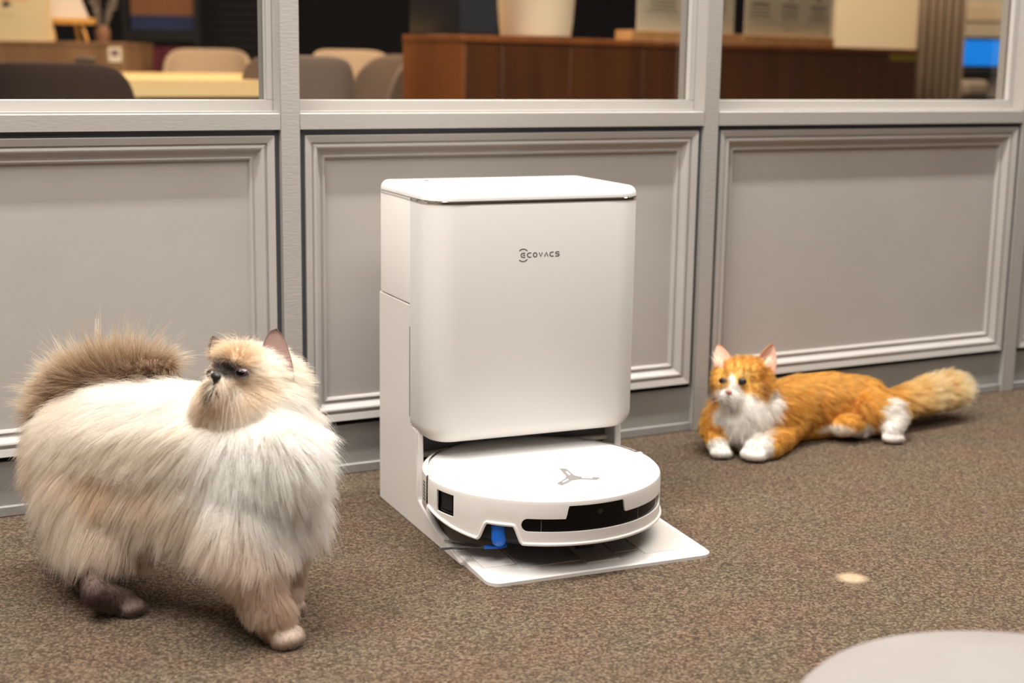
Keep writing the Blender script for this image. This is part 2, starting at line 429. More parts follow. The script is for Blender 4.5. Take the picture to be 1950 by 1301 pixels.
o = bmobj('lettering', emb, m_logo, dock); o['label'] = 'small bronze ECOVACS lettering'

# ------------------------------------------------------------------ robot vacuum
rob = empty('robot_vacuum', DM @ Vector((RC.x, RC.y, .02)), DYAW)
tag(rob, 'round white robot vacuum with black sensor window parked under the docking station', 'robot vacuum')
ZO = -.02                                                              # parts are written with heights above the floor
RR = .1795; ZT = .1185
bmobj('core', lathe([(0, .117 + ZO), (.165, .117 + ZO), (.172, .113 + ZO), (.1725, .079 + ZO), (.1, .079 + ZO)], 72), m_white, rob, True)
bmobj('undercarriage', lathe([(.1, .0792 + ZO), (.171, .0792 + ZO), (.168, .052 + ZO), (.150, .040 + ZO), (0, .040 + ZO)], 64), m_dk, rob, True)
def sm(a, b, t):
    t = min(1, max(0, (t - a) / (b - a))); return t * t * (3 - 2 * t)
def zbot(th):
    z = .0495
    z += .0260 * (sm(-54.5, -49.5, th) - sm(-37, -32.5, th))
    if th < -54: z += .020 * max(0, (-54 - th) / 36) ** 1.3
    return z
def zwin(th):                                                          # lower and upper edge of the openings at an angle
    if -81.5 < th < -68.5: return (.0725, .1045)
    a, b = -33.5, 55.5
    if a < th < b:
        lo, hi = .0688, .0880
        mid = (lo + hi) / 2; r = (hi - lo) / 2
        rd = math.degrees(r / RR)
        e = min((th - a) / rd, (b - th) / rd)
        s = math.sqrt(max(0, 1 - (1 - min(1, e)) ** 2))
        lo, hi = mid - r * s, mid + r * s
        hi += .0185 * (sm(-13.6, -12.0, th) - sm(15.6, 17.2, th))
        return lo, hi
    return None
def bumper():
    V = []; F = []
    ths = sorted(set([-91 + i * .5 for i in range(365)] + [-81.5, -81.49, -68.5, -68.51, -33.49, 55.49]))
    cols = []
    for th in ths:
        if th > 91: continue
        zb = zbot(th); w = zwin(th)
        if w is None: z1 = z2 = zb + (.108 - zb) * .45
        else: z1, z2 = w
        a = math.radians(th); col = []
        for z, r in ((zb, RR), (z1, RR), (z2, RR), (.108, RR), (.1125, RR - .0012), (.1155, RR - .0040), (.1172, RR - .0078), (.1176, RR - .0115)):
            col.append(len(V)); V.append((r * math.sin(a), -r * math.cos(a), z + ZO))
        cols.append((th, col, w))
    for (t0, A, w0), (t1, Bc, w1) in zip(cols, cols[1:]):
        for i in range(7):
            if i == 1 and (w0 or w1): continue
            F.append((A[i], Bc[i], Bc[i + 1], A[i + 1]))
    o = mesh('bumper', V, F, m_white, rob, True)
    o.data.set_sharp_from_angle(angle=math.radians(25))
    md = o.modifiers.new('thick', 'SOLIDIFY'); md.thickness = .0028; md.offset = -1
    es_ = o.modifiers.new('edges', 'EDGE_SPLIT'); es_.split_angle = math.radians(32)
    return o
bum = bumper()
lip = bmesh.new(); pts = []
for i in range(180):
    th = -90.5 + i * 1.0; 
    if th > 91: break
    a = math.radians(th); pts.append(((RR + .0004) * math.sin(a), -(RR + .0004) * math.cos(a), zbot(th) + .0018 + ZO))
tube(lip, pts, .0026, 8); bmobj('bumper_lip', lip, m_white, bum, True)
def strip(name, t0, t1, z0, z1, r, m, parent, n=40, smooth=True):
    bm = bmesh.new(); ring = []
    for i in range(n + 1):
        a = math.radians(t0 + (t1 - t0) * i / n)
        ring.append([bm.verts.new((q * math.sin(a), -q * math.cos(a), z + ZO)) for q, z in ((r, z0), (r, z1), (r - .002, z1), (r - .002, z0))])
    for A, Bq in zip(ring, ring[1:]):
        for j in range(4): bm.faces.new((A[j], Bq[j], Bq[(j + 1) % 4], A[(j + 1) % 4]))
    bm.faces.new(ring[0]); bm.faces.new(ring[-1][::-1])
    return bmobj(name, bm, m, parent, smooth)
sw = strip('sensor_window', -36, 58, .066, .110, RR - .0032, m_black, rob, 48); sw['label'] = 'black glossy front sensor window'
for th in (-24.5, 27.5): strip('window_seam', th - .12, th + .12, .068, .088, RR - .0028, m_ingrey, sw, 1)
bm = bmesh.new(); a = math.radians(3.5)
tube(bm, [(q * math.sin(a), -q * math.cos(a), .094 + ZO) for q in (RR - .008, RR - .0028, RR - .0024)], [.0042, .0042, .0030], 16); bmobj('camera_lens', bm, m_dk, sw, True)
ss = strip('side_sensor', -82.5, -67.5, .070, .107, RR - .0050, m_black, rob, 8)
strip('side_sensor_frame', -78, -70.5, .079, .103, RR - .0034, m_dk, ss, 4)
rear = bmobj('rear_shell', lathe([(RR - .010, .1176 + ZO), (RR - .0078, .1172 + ZO), (RR - .0040, .1155 + ZO), (RR - .0012, .1125 + ZO), (RR - .001, .108 + ZO), (RR - .001, .060 + ZO), (RR - .006, .052 + ZO)], 60, math.radians(95), math.radians(265)), m_white, rob, True)
for s in (-1, 1):
    for i in range(6):
        for j in range(2):
            th = s * (98 + j * 2.2); z = .073 + i * .0052
            strip('vent_slot', th - .7, th + .7, z, z + .0026, RR - .0002, m_ingrey, rear, 1)
bmobj('top_cover', lathe([(0, ZT + .0012 + ZO), (.08, ZT + .0011 + ZO), (.140, ZT + .0007 + ZO), (.160, ZT + ZO), (.1655, ZT - .0012 + ZO), (.1662, ZT - .004 + ZO)], 96), m_lid, rob, True)
for s in (-1, 1):
    a = math.radians(s * 93)
    q = Matrix.Rotation(a, 4, 'Z')
    ob = box('bumper_hinge', -.0035, .0035, -RR + .002, -RR + .016, .062 + ZO, .1165 + ZO, m_white, rob, .001, 1); ob.rotation_euler = (0, 0, a)
# three-armed emblem
def emblem():
    c = Vector((-.0125, -.3835)); tips = [Vector((-.0045, -.335)), Vector((-.0455, -.4085)), Vector((.0215, -.4025))]
    for t in tips: pass
    ring = []
    for i, t in enumerate(tips):
        d = (t - c); L = d.length; d.normalize(); n = Vector((-d.y, d.x))
        ring.append((c + d * .010 - n * .0062, t - n * .0046 - d * .003, t + n * .0054 + d * .001, c + d * .010 + n * .0062))
    order = sorted(range(3), key=lambda i: math.atan2((tips[i] - c).y, (tips[i] - c).x))
    out = [p for i in order for p in ring[i]]
    bm = bmesh.new(); z = ZT + .0009
    lo = [bm.verts.new((p.x - RC.x, p.y - RC.y, z + ZO)) for p in out]; hi = [bm.verts.new((p.x - RC.x, p.y - RC.y, z + .0012 + ZO)) for p in out]
    bm.faces.new(hi)
    for i in range(len(out)):
        j = (i + 1) % len(out); bm.faces.new((lo[i], lo[j], hi[j], hi[i]))
    e = bmobj('emblem', bm, m_silver, rob); e['label'] = 'three armed silver emblem on the lid'
    for t in tips:
        d = (t - c).normalized(); n = Vector((-d.y, d.x)); a = c + d * .014; b2 = c + d * .029
        P = [a - n * .0012, b2 - n * .0012, b2 + n * .0012, a + n * .0012]
        V = [(q.x - RC.x, q.y - RC.y, z + .0012 + ZO) for q in P] + [(q.x - RC.x, q.y - RC.y, z + .0016 + ZO) for q in P]
        mesh('light_strip', V, [(4, 5, 6, 7), (0, 1, 5, 4), (1, 2, 6, 5), (2, 3, 7, 6), (3, 0, 4, 7)], m_led, e)
emblem()
def rl(p): return (p.x - RC.x, p.y - RC.y, p.z - .02)
# side brush
ba = math.radians(-45.5); h = Vector((RC.x + .1645 * math.sin(ba), RC.y - .1645 * math.cos(ba), .057))
sb = bmobj('side_brush', lathe([(0, .0755 + ZO), (.0115, .0755 + ZO), (.0115, .050 + ZO), (.009, .043 + ZO), (.0045, .040 + ZO), (0, .0395 + ZO)], 24, c=(h.x - RC.x, h.y - RC.y)), m_blue, rob, True)
sb['label'] = 'blue hub and arm with grey bristles'
arm = [Vector((h.x - RC.x, h.y - RC.y, .040 - .02)), Vector(rl(dl(960, 1038, .034))), Vector(rl(dl(948, 1041, .032))), Vector(rl(dl(922, 1042, .032)))]
tubeobj('brush_arm', arm, [.0045, .0042, .0033, .0030], m_blue, sb, 10)
bm = bmesh.new(); rnd = random.Random(4)
for tgt, n in (((840, 1046), 14), ((850, 1031), 12)):
    for i in range(n):
        e = Vector(rl(dl(tgt[0] + rnd.uniform(-6, 6), tgt[1] + rnd.uniform(-2.5, 2.5), .030 + rnd.uniform(-.003, .003))))
        s0 = arm[-1] + Vector((0, rnd.uniform(-.001, .001), rnd.uniform(-.001, .001)))
        md = (s0 + e) / 2 + Vector((rnd.uniform(-.002, .002), rnd.uniform(-.002, .002), rnd.uniform(-.002, .002)))
        tube(bm, [s0, md, e], [.0007, .0006, .0004], 4)
o = bmobj('bristles', bm, m_bristle, sb); o['kind'] = 'stuff'
w = Vector((.012, -.125, .013))
bm = bmesh.new(); tube(bm, [w + Vector((-.012, 0, 0)), w + Vector((.012, 0, 0))], .0095, 20); bmobj('caster_wheel', bm, m_dk, rob, True)
for s in (-1, 1):
    bm = bmesh.new(); tube(bm, [Vector((s * .085, .02, .012)), Vector((s * .11, .02, .012))], .0165, 20); bmobj('drive_wheel', bm, m_dk, rob, True)

# ------------------------------------------------------------------ pouf in the near corner
m_pouf = mat('pale_grey_fabric', (136, 131, 128), .9, spec=.2, bump=(120, .25), vary=((130, 124, 121), 7))
pc = on_z(1990, 1366, .20)
bmp = lathe([(0, .201), (.10, .2015), (.17, .200), (.192, .196), (.2005, .187), (.204, .172), (.204, .06), (.198, .035), (.185, .02), (0, .02)], 96)
pf = bmobj('pouf', bmp, m_pouf, None, True); pf.location = (pc[0], pc[1], 0)
tag(pf, 'round pale grey pouf standing close on the carpet in the near corner', 'pouf')
bm = bmesh.new(); tube(bm, [(.2045 * math.cos(2 * PI * k / 72), .2045 * math.sin(2 * PI * k / 72), .174) for k in range(73)], .0025, 6); bmobj('piping', bm, m_pouf, pf, True)
bmobj('foot', lathe([(0, .022), (.16, .022), (.16, 0), (0, 0)], 48), m_dk, pf, True)

# ------------------------------------------------------------------ room behind the glass
m_night = mat('dark_navy_wall', (13, 14, 24), .9, spec=.2)
m_slat = mat('dark_slat', (24, 21, 22), .7)
m_cream = mat('cream_wall_paint', (252, 234, 204), .8)
m_teak = mat('dark_teak_wood', (88, 46, 14), .42, vary=((70, 35, 9), 9, (1, 1, .12)))
m_teak2 = mat('teak_wood_end', (138, 78, 30), .45, vary=((116, 62, 22), 9, (1, 1, .12)))
m_light_wood = mat('pale_oak', (236, 206, 152), .45, vary=((226, 192, 136), 5, (.2, 1, 1)))
m_wood = mat('light_wood', (196, 150, 96), .55, vary=((178, 130, 80), 14, (1, 1, .2)))
m_felt_d = mat('dark_brown_felt', (66, 52, 46), .95, spec=.1, bump=(200, .2))
m_felt_g = mat('grey_felt', (120, 104, 94), .95, spec=.1, bump=(200, .2))
m_felt_b = mat('beige_felt', (196, 172, 148), .95, spec=.1, bump=(200, .2))
m_paper = mat('white_paper', (254, 240, 216), .8)
m_acrylic = m_glass
m_ink = mat('grey_print', (92, 86, 80), .8)
m_bag = mat('cream_card', (238, 218, 176), .7)
m_peach = mat('peach_sticker', (240, 188, 142), .7)
m_bird = mat('dark_print', (52, 54, 60), .8)

def frame_from(p0, p1):
    """origin p0 on the ground, x axis towards p1, z up: for furniture standing across the view"""
    d = np.array(p1) - np.array(p0); a = math.atan2(d[1], d[0])
    return a, math.hypot(d[0], d[1])

wb = empty('wall_far'); tag(wb, kind='structure')
q0, q1 = at(-500, 100, 9.2), at(2500, 100, 9.6)
a, L = frame_from(q0, q1)
wb.location = (q0[0], q0[1], 0); wb.rotation_euler = (0, 0, a)
box('wall_board', 0, L, 0, .1, 0, 2.7, m_night, wb)

# horizontal dark slats on the far wall
q0, q1 = at(372, 60, 8.9), at(560, 60, 8.9); a, L = frame_from(q0, q1)
sh = empty('louvred_screen', (q0[0], q0[1], 0), a); tag(sh, 'dark slatted screen at the back behind the beige chair', 'screen')
box('screen_board', 0, L, .03, .05, 0, 1.5, m_night, sh)
for i in range(16): box('slat', 0, L, 0, .028, .50 + i * .05, .50 + i * .05 + .030, m_slat, sh)

# sideboard
DS = 4.6
zs = CAM[2] + (112.6 - 66.5) / FPX * DS
q0 = at(878, 66.5, DS)
def on_top(px, z, py_hint):                                            # point at height z seen at this pixel
    return on_z(px, py_hint, z)
q1 = at(1747, 95, (zs - CAM[2]) * FPX / (125.6 - 95))
a, L = frame_from(q0, q1)
SBR = Matrix.Translation((q0[0], q0[1], 0)) @ Matrix.Rotation(a, 4, 'Z')
side = empty('sideboard', (q0[0], q0[1], 0), a); tag(side, 'long low dark teak sideboard with plain doors seen through the glass', 'sideboard')
DP = .26
box('top_board', -.004, L + .004, -.006, DP, zs - .022, zs, m_teak2, side, .002, 1)
box('end_panel', 0, .018, 0, DP, .10, zs - .022, m_teak2, side)
box('end_panel', L - .018, L, 0, DP, .10, zs - .022, m_teak, side)
box('back_panel', .018, L - .018, DP - .02, DP, .10, zs - .022, m_teak, side)
box('bottom_board', .018, L - .018, .004, DP - .02, .10, .12, m_teak, side)
nd = 7; xs = [0.0]
for px in (955, 1085, 1223, 1370, 1520, 1640):
    dpx = ray(px, 110); # intersection with the sideboard's front line
    n_ = np.array([-math.sin(a), math.cos(a), 0]); t = ((q0 - CAM) @ n_) / (dpx @ n_); P = CAM + dpx * t
    xs.append(float((P - q0) @ np.array([math.cos(a), math.sin(a), 0])))
xs.append(L)
for x0_, x1_ in zip(xs, xs[1:]):
    box('door', x0_ + .0025 + (.016 if x0_ == 0 else 0), x1_ - .0025 - (.016 if x1_ == L else 0), -.002, .016, .125, zs - .028, m_teak, side, .001, 1)
for x_ in (.08, L / 2, L - .08):
    for y_ in (.04, DP - .05): box('leg', x_ - .02, x_ + .02, y_ - .02, y_ + .02, 0, .10, m_teak, side)
def on_front(px, py):                                                  # pixel -> sideboard frame on its front face
    n_ = np.array([-math.sin(a), math.cos(a), 0]); d = ray(px, py); t = ((q0 - CAM) @ n_) / (d @ n_)
    return SBR.inverted() @ Vector(CAM + d * t)
s0, s1 = on_front(1693, 115), on_front(1745, 100)
stk = box('paper_label', s0.x, min(s1.x, L - .02), -.0035, -.0022, s0.z, s1.z, mat('green_label', (150, 140, 24), .6), side); stk['label'] = 'small olive green label stuck on the right end'

def on_side(px, depth):                                                # x position along the sideboard at a depth on its top
    org = np.array(SBR @ Vector((0, depth, 0))); n_ = np.array([-math.sin(a), math.cos(a), 0]); d = ray(px, 60); t = ((org - CAM) @ n_) / (d @ n_)
    return (SBR.inverted() @ Vector(CAM + d * t)).x
AS = a
# white planter
xa, xb = on_side(970, .12), on_side(1076, .12); r = (xb - xa) / 2 * .86; ctr = SBR @ Vector(((xa + xb) / 2, .13, zs))
m_pot = mat('cream_ceramic', (226, 206, 176), .5)
pl = bmobj('planter', lathe([(0, 0), (r * .9, 0), (r * .96, .006), (r * 1.0, .05), (r * 1.12, .26), (r * 1.05, .262), (r * .93, .05), (0, .05)], 40), m_pot, None, True)
pl.location = ctr; tag(pl, 'cream tapered planter standing on the dark sideboard', 'planter')
bmobj('soil', lathe([(0, .235), (r * 1.04, .235), (r * 1.0, .22), (0, .22)], 24), m_dk, pl, True)
# dark box left of it
xa, xb = on_side(873, .02), on_side(948, .02)
db = empty('black_case', SBR @ Vector((xa, .02, zs)), AS); tag(db, 'black upright case left of the planter on the sideboard', 'case')
m_case = mat('black_case', (30, 30, 36), .35)
box('case_body', 0, xb - xa, 0, .22, 0, .30, m_case, db, .006, 2)
box('case_front', .006, xb - xa - .006, -.003, .001, .008, .29, mat('smoked_panel', (44, 46, 54), .2), db, .001, 1)
# acrylic sign holders with wooden feet
def sign(px0, px1, s0_, s1_, lab, cols):
    xa, xb = on_side(px0, .015), on_side(px1, .015)
    h = empty('sign_holder', SBR @ Vector((xa, .015, zs)), AS); tag(h, lab, 'sign', 'sign holders on the sideboard')
    Lx = xb - xa; hb = .036
    box('foot', 0, Lx, 0, .075, 0, hb, m_wood, h, .002, 1)
    a0 = on_side(s0_, .045) - xa; a1 = on_side(s1_, .045) - xa
    sheet = box('sheet', a0, a1, .036, .0375, hb, hb + .30, m_paper, h)
    box('acrylic_plate', a0, a1, .033, .0345, hb - .002, hb + .30, m_acrylic, h)
    bm = bmesh.new(); rnd = random.Random(int(px0)); wdt = (a1 - a0)
    for c in range(cols):
        cx = a0 + wdt * (c + .5) / cols
        for r_ in range(5):
            z = hb + .072 + r_ * .014; hw = wdt / cols * (.30 if r_ == 4 else rnd.uniform(.22, .36)); th = .007 if r_ == 4 else .0034
            bm_box(bm, cx - hw, cx + hw, .0352, .036, z - th / 2, z + th / 2)
        bm_box(bm, cx - .012, cx + .012, .0352, .036, hb + .150, hb + .172)
    bm_box(bm, a0 + wdt * .42, a0 + wdt * .58, .0352, .036, hb + .030, hb + .0325)
    bm_box(bm, a0 + wdt * .1, a0 + wdt * .9, .0352, .036, hb + .052, hb + .0535)
    o = bmobj('print', bm, m_ink, h); o['kind'] = 'stuff'
    for c in range(cols - 1):
        cx = a0 + wdt * (c + 1) / cols
        box('column_line', cx - .0006, cx + .0006, .0353, .036, hb + .06, hb + .2, m_ink, h)
sign(1203, 1411, 1215, 1399, 'left sign holder with white sheet on a wooden foot, partly behind the post', 2)
sign(1415, 1590, 1420, 1584, 'right sign holder with white printed sheet on a wooden foot', 3)

# cream pier behind the sideboard, curtain and bright display at the right
qa, qb = at(1588, 60, 8.3), at(1800, 60, 8.5); a2, L2 = frame_from(qa, qb)
pier = box('wall_pier', 0, L2 + .15, 0, .25, 0, 2.7, m_cream, None); pier.location = (qa[0], qa[1], 0); pier.rotation_euler = (0, 0, a2); tag(pier, kind='structure')
m_cur = mat('sheer_grey_curtain', (196, 176, 154), .9, spec=.1)
qa, qb = at(1748, 60, 7.3), at(1838, 60, 7.3); a2, L2 = frame_from(qa, qb)
n = 60; V = []; F = []
for i in range(n + 1):
    for z in (.05, 2.55): V.append((L2 * i / n, .016 * math.sin(i * .62) + .006 * math.sin(i * 1.9), z))
for i in range(n): F.append((2 * i, 2 * i + 2, 2 * i + 3, 2 * i + 1))
cu = mesh('curtain', V, F, m_cur, None, True); cu.modifiers.new('t', 'SOLIDIFY').thickness = .004
cu.location = (qa[0], qa[1], 0); cu.rotation_euler = (0, 0, a2); tag(cu, 'grey beige pleated curtain hanging right of the sideboard', 'curtain')
bmobj('rod', (lambda b: (tube(b, [(-.05, 0, 2.56), (L2 + .3, 0, 2.56)], .012), b)[1])(bmesh.new()), m_silver, cu)
for i in range(6): bmobj('ring', (lambda b, x: (tube(b, [(x, .02 * math.cos(k * PI / 6), 2.56 + .02 * math.sin(k * PI / 6)) for k in range(13)], .003, 6), b)[1])(bmesh.new(), L2 * (i + .5) / 6), m_silver, cu)
qa, qb = at(1826, 60, 8.0), at(1960, 60, 8.0); a2, L2 = frame_from(qa, qb)
ds = empty('display_stand', (qa[0], qa[1], 0), a2); tag(ds, 'tall display stand with a bright blue screen at the far right', 'display')
def zz(py): return float(at(1860, py, 8.0)[2])
box('stand_body', 0, L2, .03, .25, 0, 1.6, mat('stand_white', (214, 200, 178), .5), ds, .01, 2)
box('screen', .015, L2 - .015, .022, .03, zz(125), zz(76), mat('blue_screen', (20, 130, 235), .3, emit=.75), ds)
box('screen_bezel', .005, L2 - .005, .024, .031, zz(132), zz(70), m_dk, ds)
box('dark_shelf', 0, L2, -.05, .03, zz(150), zz(132), m_case, ds, .004, 1)
box('upper_panel', .0, L2, .02, .03, zz(40), zz(8), mat('warm_panel', (236, 214, 180), .5), ds, .003, 1)
bg_ = bmobj('bag', (lambda b: (bm_box(b, 0, .16, 0, .1, 0, .09, .03, 4), b)[1])(bmesh.new()), mat('pale_bag', (196, 180, 164), .9), None, True)
bg_.location = tuple(np.array(at(1842, 186, 7.6))); tag(bg_, 'pale soft bag below the blue screen', 'bag')
q = at(1850, 186, 7.62); stl = box('bench', -.1, .35, -.05, .3, 0, q[2], m_case, None, .01, 2); stl.location = (q[0], q[1], 0); tag(stl, 'dark low bench under the pale bag at the far right', 'bench')
bg_.location.z = q[2]

# table
ZTAB = .640
n0, n1 = on_z(200, 143.5, ZTAB), on_z(655, 151.5, ZTAB)
DT = (CAM[2] - ZTAB) * FPX
def tpt(px, D): p_ = at(px, 120, D); return Vector((p_[0], p_[1], 0))
A0, A1 = tpt(225, 4.35), tpt(662, 4.75); A2, A3 = tpt(600, 6.35), tpt(215, 6.0)
cen = (A0 + A1 + A2 + A3) / 4
tb = empty('table', (cen.x, cen.y, 0)); tag(tb, 'pale oak table with a thick top behind the left window pane', 'table')
lo = [(p_ - cen).to_tuple()[:2] for p_ in (A0, A1, A2, A3)]
bm = bmesh.new(); v0 = [bm.verts.new((x, y, ZTAB - .055)) for x, y in lo]; v1 = [bm.verts.new((x, y, ZTAB)) for x, y in lo]
bm.faces.new(v1); bm.faces.new(v0[::-1])
for i in range(4): bm.faces.new((v0[i], v0[(i + 1) % 4], v1[(i + 1) % 4], v1[i]))
bmesh.ops.bevel(bm, geom=bm.edges[:], offset=.004, segments=2, affect='EDGES')
bmobj('tabletop', bm, m_light_wood, tb, True)
for x, y in lo:
    x *= .66; y *= .66; box('leg', x - .03, x + .03, y - .03, y + .03, 0, ZTAB - .055, m_wood, tb)
bm = bmesh.new(); v0 = [bm.verts.new((x * .72, y * .72, ZTAB - .15)) for x, y in lo]; v1 = [bm.verts.new((x * .72, y * .72, ZTAB - .055)) for x, y in lo]
bm.faces.new(v1); bm.faces.new(v0[::-1])
for i in range(4): bm.faces.new((v0[i], v0[(i + 1) % 4], v1[(i + 1) % 4], v1[i]))
bmobj('apron', bm, m_teak, tb)

# shell chairs
def chair(px, py, D, wid, m, lab, face, back_h=.42):
    """px,py: middle of the top edge of the back; face: heading of the chair's front, radians about z"""
    p_ = at(px, py, D); zt_ = p_[2]
    r_ = empty('shell_chair', (p_[0], p_[1], 0), face - PI / 2); tag(r_, lab, 'chair', 'shell chairs round the table')
    ns, nt = 20, 12; V = []; F = []                                      # back: curved shell, +y is forward
    for j in range(nt + 1):
        t = j / nt; z = zt_ - back_h * (1 - t)
        hw = wid / 2 * (1.06 - .10 * t)
        for i in range(ns + 1):
            s = -1 + 2 * i / ns
            rz = (abs(s) ** 5) * .075 if t > .0 else 0
            zz_ = z - rz * t ** 3
            y = .20 * (abs(s) ** 2.2) * (1 - .35 * t) - .05 * t
            V.append((hw * math.sin(s * 1.35) / math.sin(1.35), y, zz_))
    for j in range(nt):
        for i in range(ns):
            k = j * (ns + 1) + i; F.append((k, k + 1, k + ns + 2, k + ns + 1))
    o = mesh('backrest', V, F, m, r_, True); md = o.modifiers.new('t', 'SOLIDIFY'); md.thickness = .022; md.offset = 0
    md2 = o.modifiers.new('b', 'BEVEL'); md2.width = .007; md2.segments = 2; md2.limit_method = 'ANGLE'
    sz = zt_ - back_h
    bm = rr_loft(-wid / 2 * .95, wid / 2 * .95, .0, .42, (.12, .12, .06, .06), [(sz - .03, .03), (sz - .02, .01), (sz + .02, 0), (sz + .045, .02), (sz + .05, .05)])
    bmobj('seat', bm, m, r_, True)
    for sx in (-1, 1):
        for y0_, y1_ in ((.08, .02), (.32, .38)):
            bm = bmesh.new(); tube(bm, [(sx * wid * .30, y0_, sz - .02), (sx * wid * .42, y1_, 0)], [.014, .010], 10); bmobj('leg', bm, m_teak, r_, True)
vh = math.atan2(FH[1], FH[0])
chair(96, 119, 4.05, .42, m_felt_d, 'dark brown shell chair with its back to the left window pane', vh + .08)
chair(572, 106, 4.65, .36, m_felt_g, 'grey brown shell chair standing right behind the first post', vh + .25)
chair(396, 93, 7.1, .41, m_felt_b, 'beige shell chair at the far side of the oak table', vh + PI + .15)
chair(665, 95, 6.75, .40, m_felt_b, 'pale beige shell chair beyond the grey brown chair', vh + PI + .45)
chair(752, 104, 5.75, .39, m_felt_g, 'grey felt shell chair turned sideways beside the sideboard end', vh + PI * .66)

# wooden cabinet, bag, easel and vase at the left
DC = 6.6
zc = float(at(120, 79, DC)[2])
qa, qb = at(-140, 79, DC + .02), at(235, 75, DC); a3, L3 = frame_from(qa, qb)
cab = empty('wooden_cabinet', (qa[0], qa[1], 0), a3); tag(cab, 'light brown wooden cabinet behind the dark chair at the left', 'cabinet')
CI = (Matrix.Translation((qa[0], qa[1], 0)) @ Matrix.Rotation(a3, 4, 'Z'))
m_cab = mat('brown_grain_wood', (158, 120, 84), .5, vary=((134, 98, 66), 8, (1, 1, .15)))
box('cabinet_body', 0, L3, 0, .5, .04, zc - .018, m_cab, cab, .002, 1)
box('cabinet_top', -.003, L3 + .003, -.004, .5, zc - .018, zc, m_cab, cab, .002, 1)
box('plinth', .02, L3 - .02, .03, .48, 0, .04, m_dk, cab)
def ci(px, py, dep=0.):
    n_ = np.array([-math.sin(a3), math.cos(a3), 0]); org = np.array(CI @ Vector((0, dep, 0))); d = ray(px, py); t = ((org - CAM) @ n_) / (d @ n_)
    return CI.inverted() @ Vector(CAM + d * t)
u0, u1 = ci(207, 118), ci(231, 90)
nt_ = box('notice', u0.x, u1.x, -.003, 0, u0.z, u1.z, m_paper, cab)
box('notice_print', u0.x + .012, u1.x - .012, -.0036, -.003, u0.z + .026, u1.z - .012, mat('mauve_print', (140, 108, 112), .8), nt_)
u0, u1 = ci(145, 114), ci(182, 109); box('handle', u0.x, u1.x, -.012, 0, u0.z, u1.z, m_silver, cab, .002, 1)
# cream bag with a round sticker
u0, u1 = ci(-60, 78, .02), ci(86, 78, .02)
bag = empty('paper_bag', CI @ Vector((u0.x, .02, zc)), a3); tag(bag, 'cream paper bag with a round peach sticker on the cabinet', 'paper bag')
wbag = u1.x - u0.x
bm = bmesh.new()
bt = [bm.verts.new(p_) for p_ in ((0, 0, 0), (wbag, 0, 0), (wbag, .12, 0), (0, .12, 0))]; md_ = [bm.verts.new(p_) for p_ in ((0, .004, .2), (wbag, .004, .2), (wbag - .006, .116, .2), (.006, .116, .2))]
tp = [bm.verts.new(p_) for p_ in ((.004, .03, .42), (wbag - .004, .03, .42), (wbag - .012, .09, .42), (.012, .09, .42))]
bm.faces.new(bt[::-1]); bm.faces.new(tp)
for A_, B_ in ((bt, md_), (md_, tp)):
    for i in range(4): bm.faces.new((A_[i], A_[(i + 1) % 4], B_[(i + 1) % 4], B_[i]))
bmobj('bag_body', bm, m_bag, bag)
def bi(px, py): p_ = ci(px, py, .02); return (p_.x - u0.x, p_.z - zc)
cc = bi(14, -4); rad = bi(56, 0)[0] - cc[0]
def disc(name, cx, cz, rx, rz, y, m, parent, n=40, th=.001):
    V = [(cx + rx * math.cos(2 * PI * k / n), y, cz + rz * math.sin(2 * PI * k / n)) for k in range(n)]; V += [(x, y - th, z) for x, _, z in V]
    F = [tuple(range(n, 2 * n))] + [(k, (k + 1) % n, n + (k + 1) % n, n + k) for k in range(n)]
    return mesh(name, V, F, m, parent)
st = disc('sticker', cc[0], cc[1], rad, rad, .0045, m_peach, bag); st['label'] = 'round peach sticker with a small dark bird'
# small long-legged bird and a faint line of lettering on the sticker
out = [(3, 9), (4, 5), (7, 2.5), (11, 1.5), (15, 3), (18, 6), (21, 8), (22, 10), (19, 10.5), (16, 11), (14, 12.5), (12.6, 12.5), (12.6, 17), (11.9, 17), (11.7, 12.5), (9.5, 12), (9.2, 16), (8.4, 16), (8.2, 12), (6, 11.5), (4.6, 13.5), (3.8, 13)]
V = []
for y in (.0032, .0022): V += [(*(lambda q: (q[0], y, q[1]))(bi(px, py - 0)),) for px, py in out]
nn = len(out); mesh('bird_print', V, [tuple(range(nn, 2 * nn))] + [(k, (k + 1) % nn, nn + (k + 1) % nn, nn + k) for k in range(nn)], m_bird, st)
bm = bmesh.new(); rnd = random.Random(3); x = -4.
while x < 26:
    wd_ = rnd.uniform(1.2, 2.6); p0_, p1_ = bi(x, 31.5), bi(x + wd_, 28.5); bm_box(bm, p0_[0], p1_[0], .0022, .0032, p0_[1], p1_[1]); x += wd_ + .9
o = bmobj('sticker_print', bm, mat('faint_print', (176, 132, 98), .8), st); o['kind'] = 'stuff'
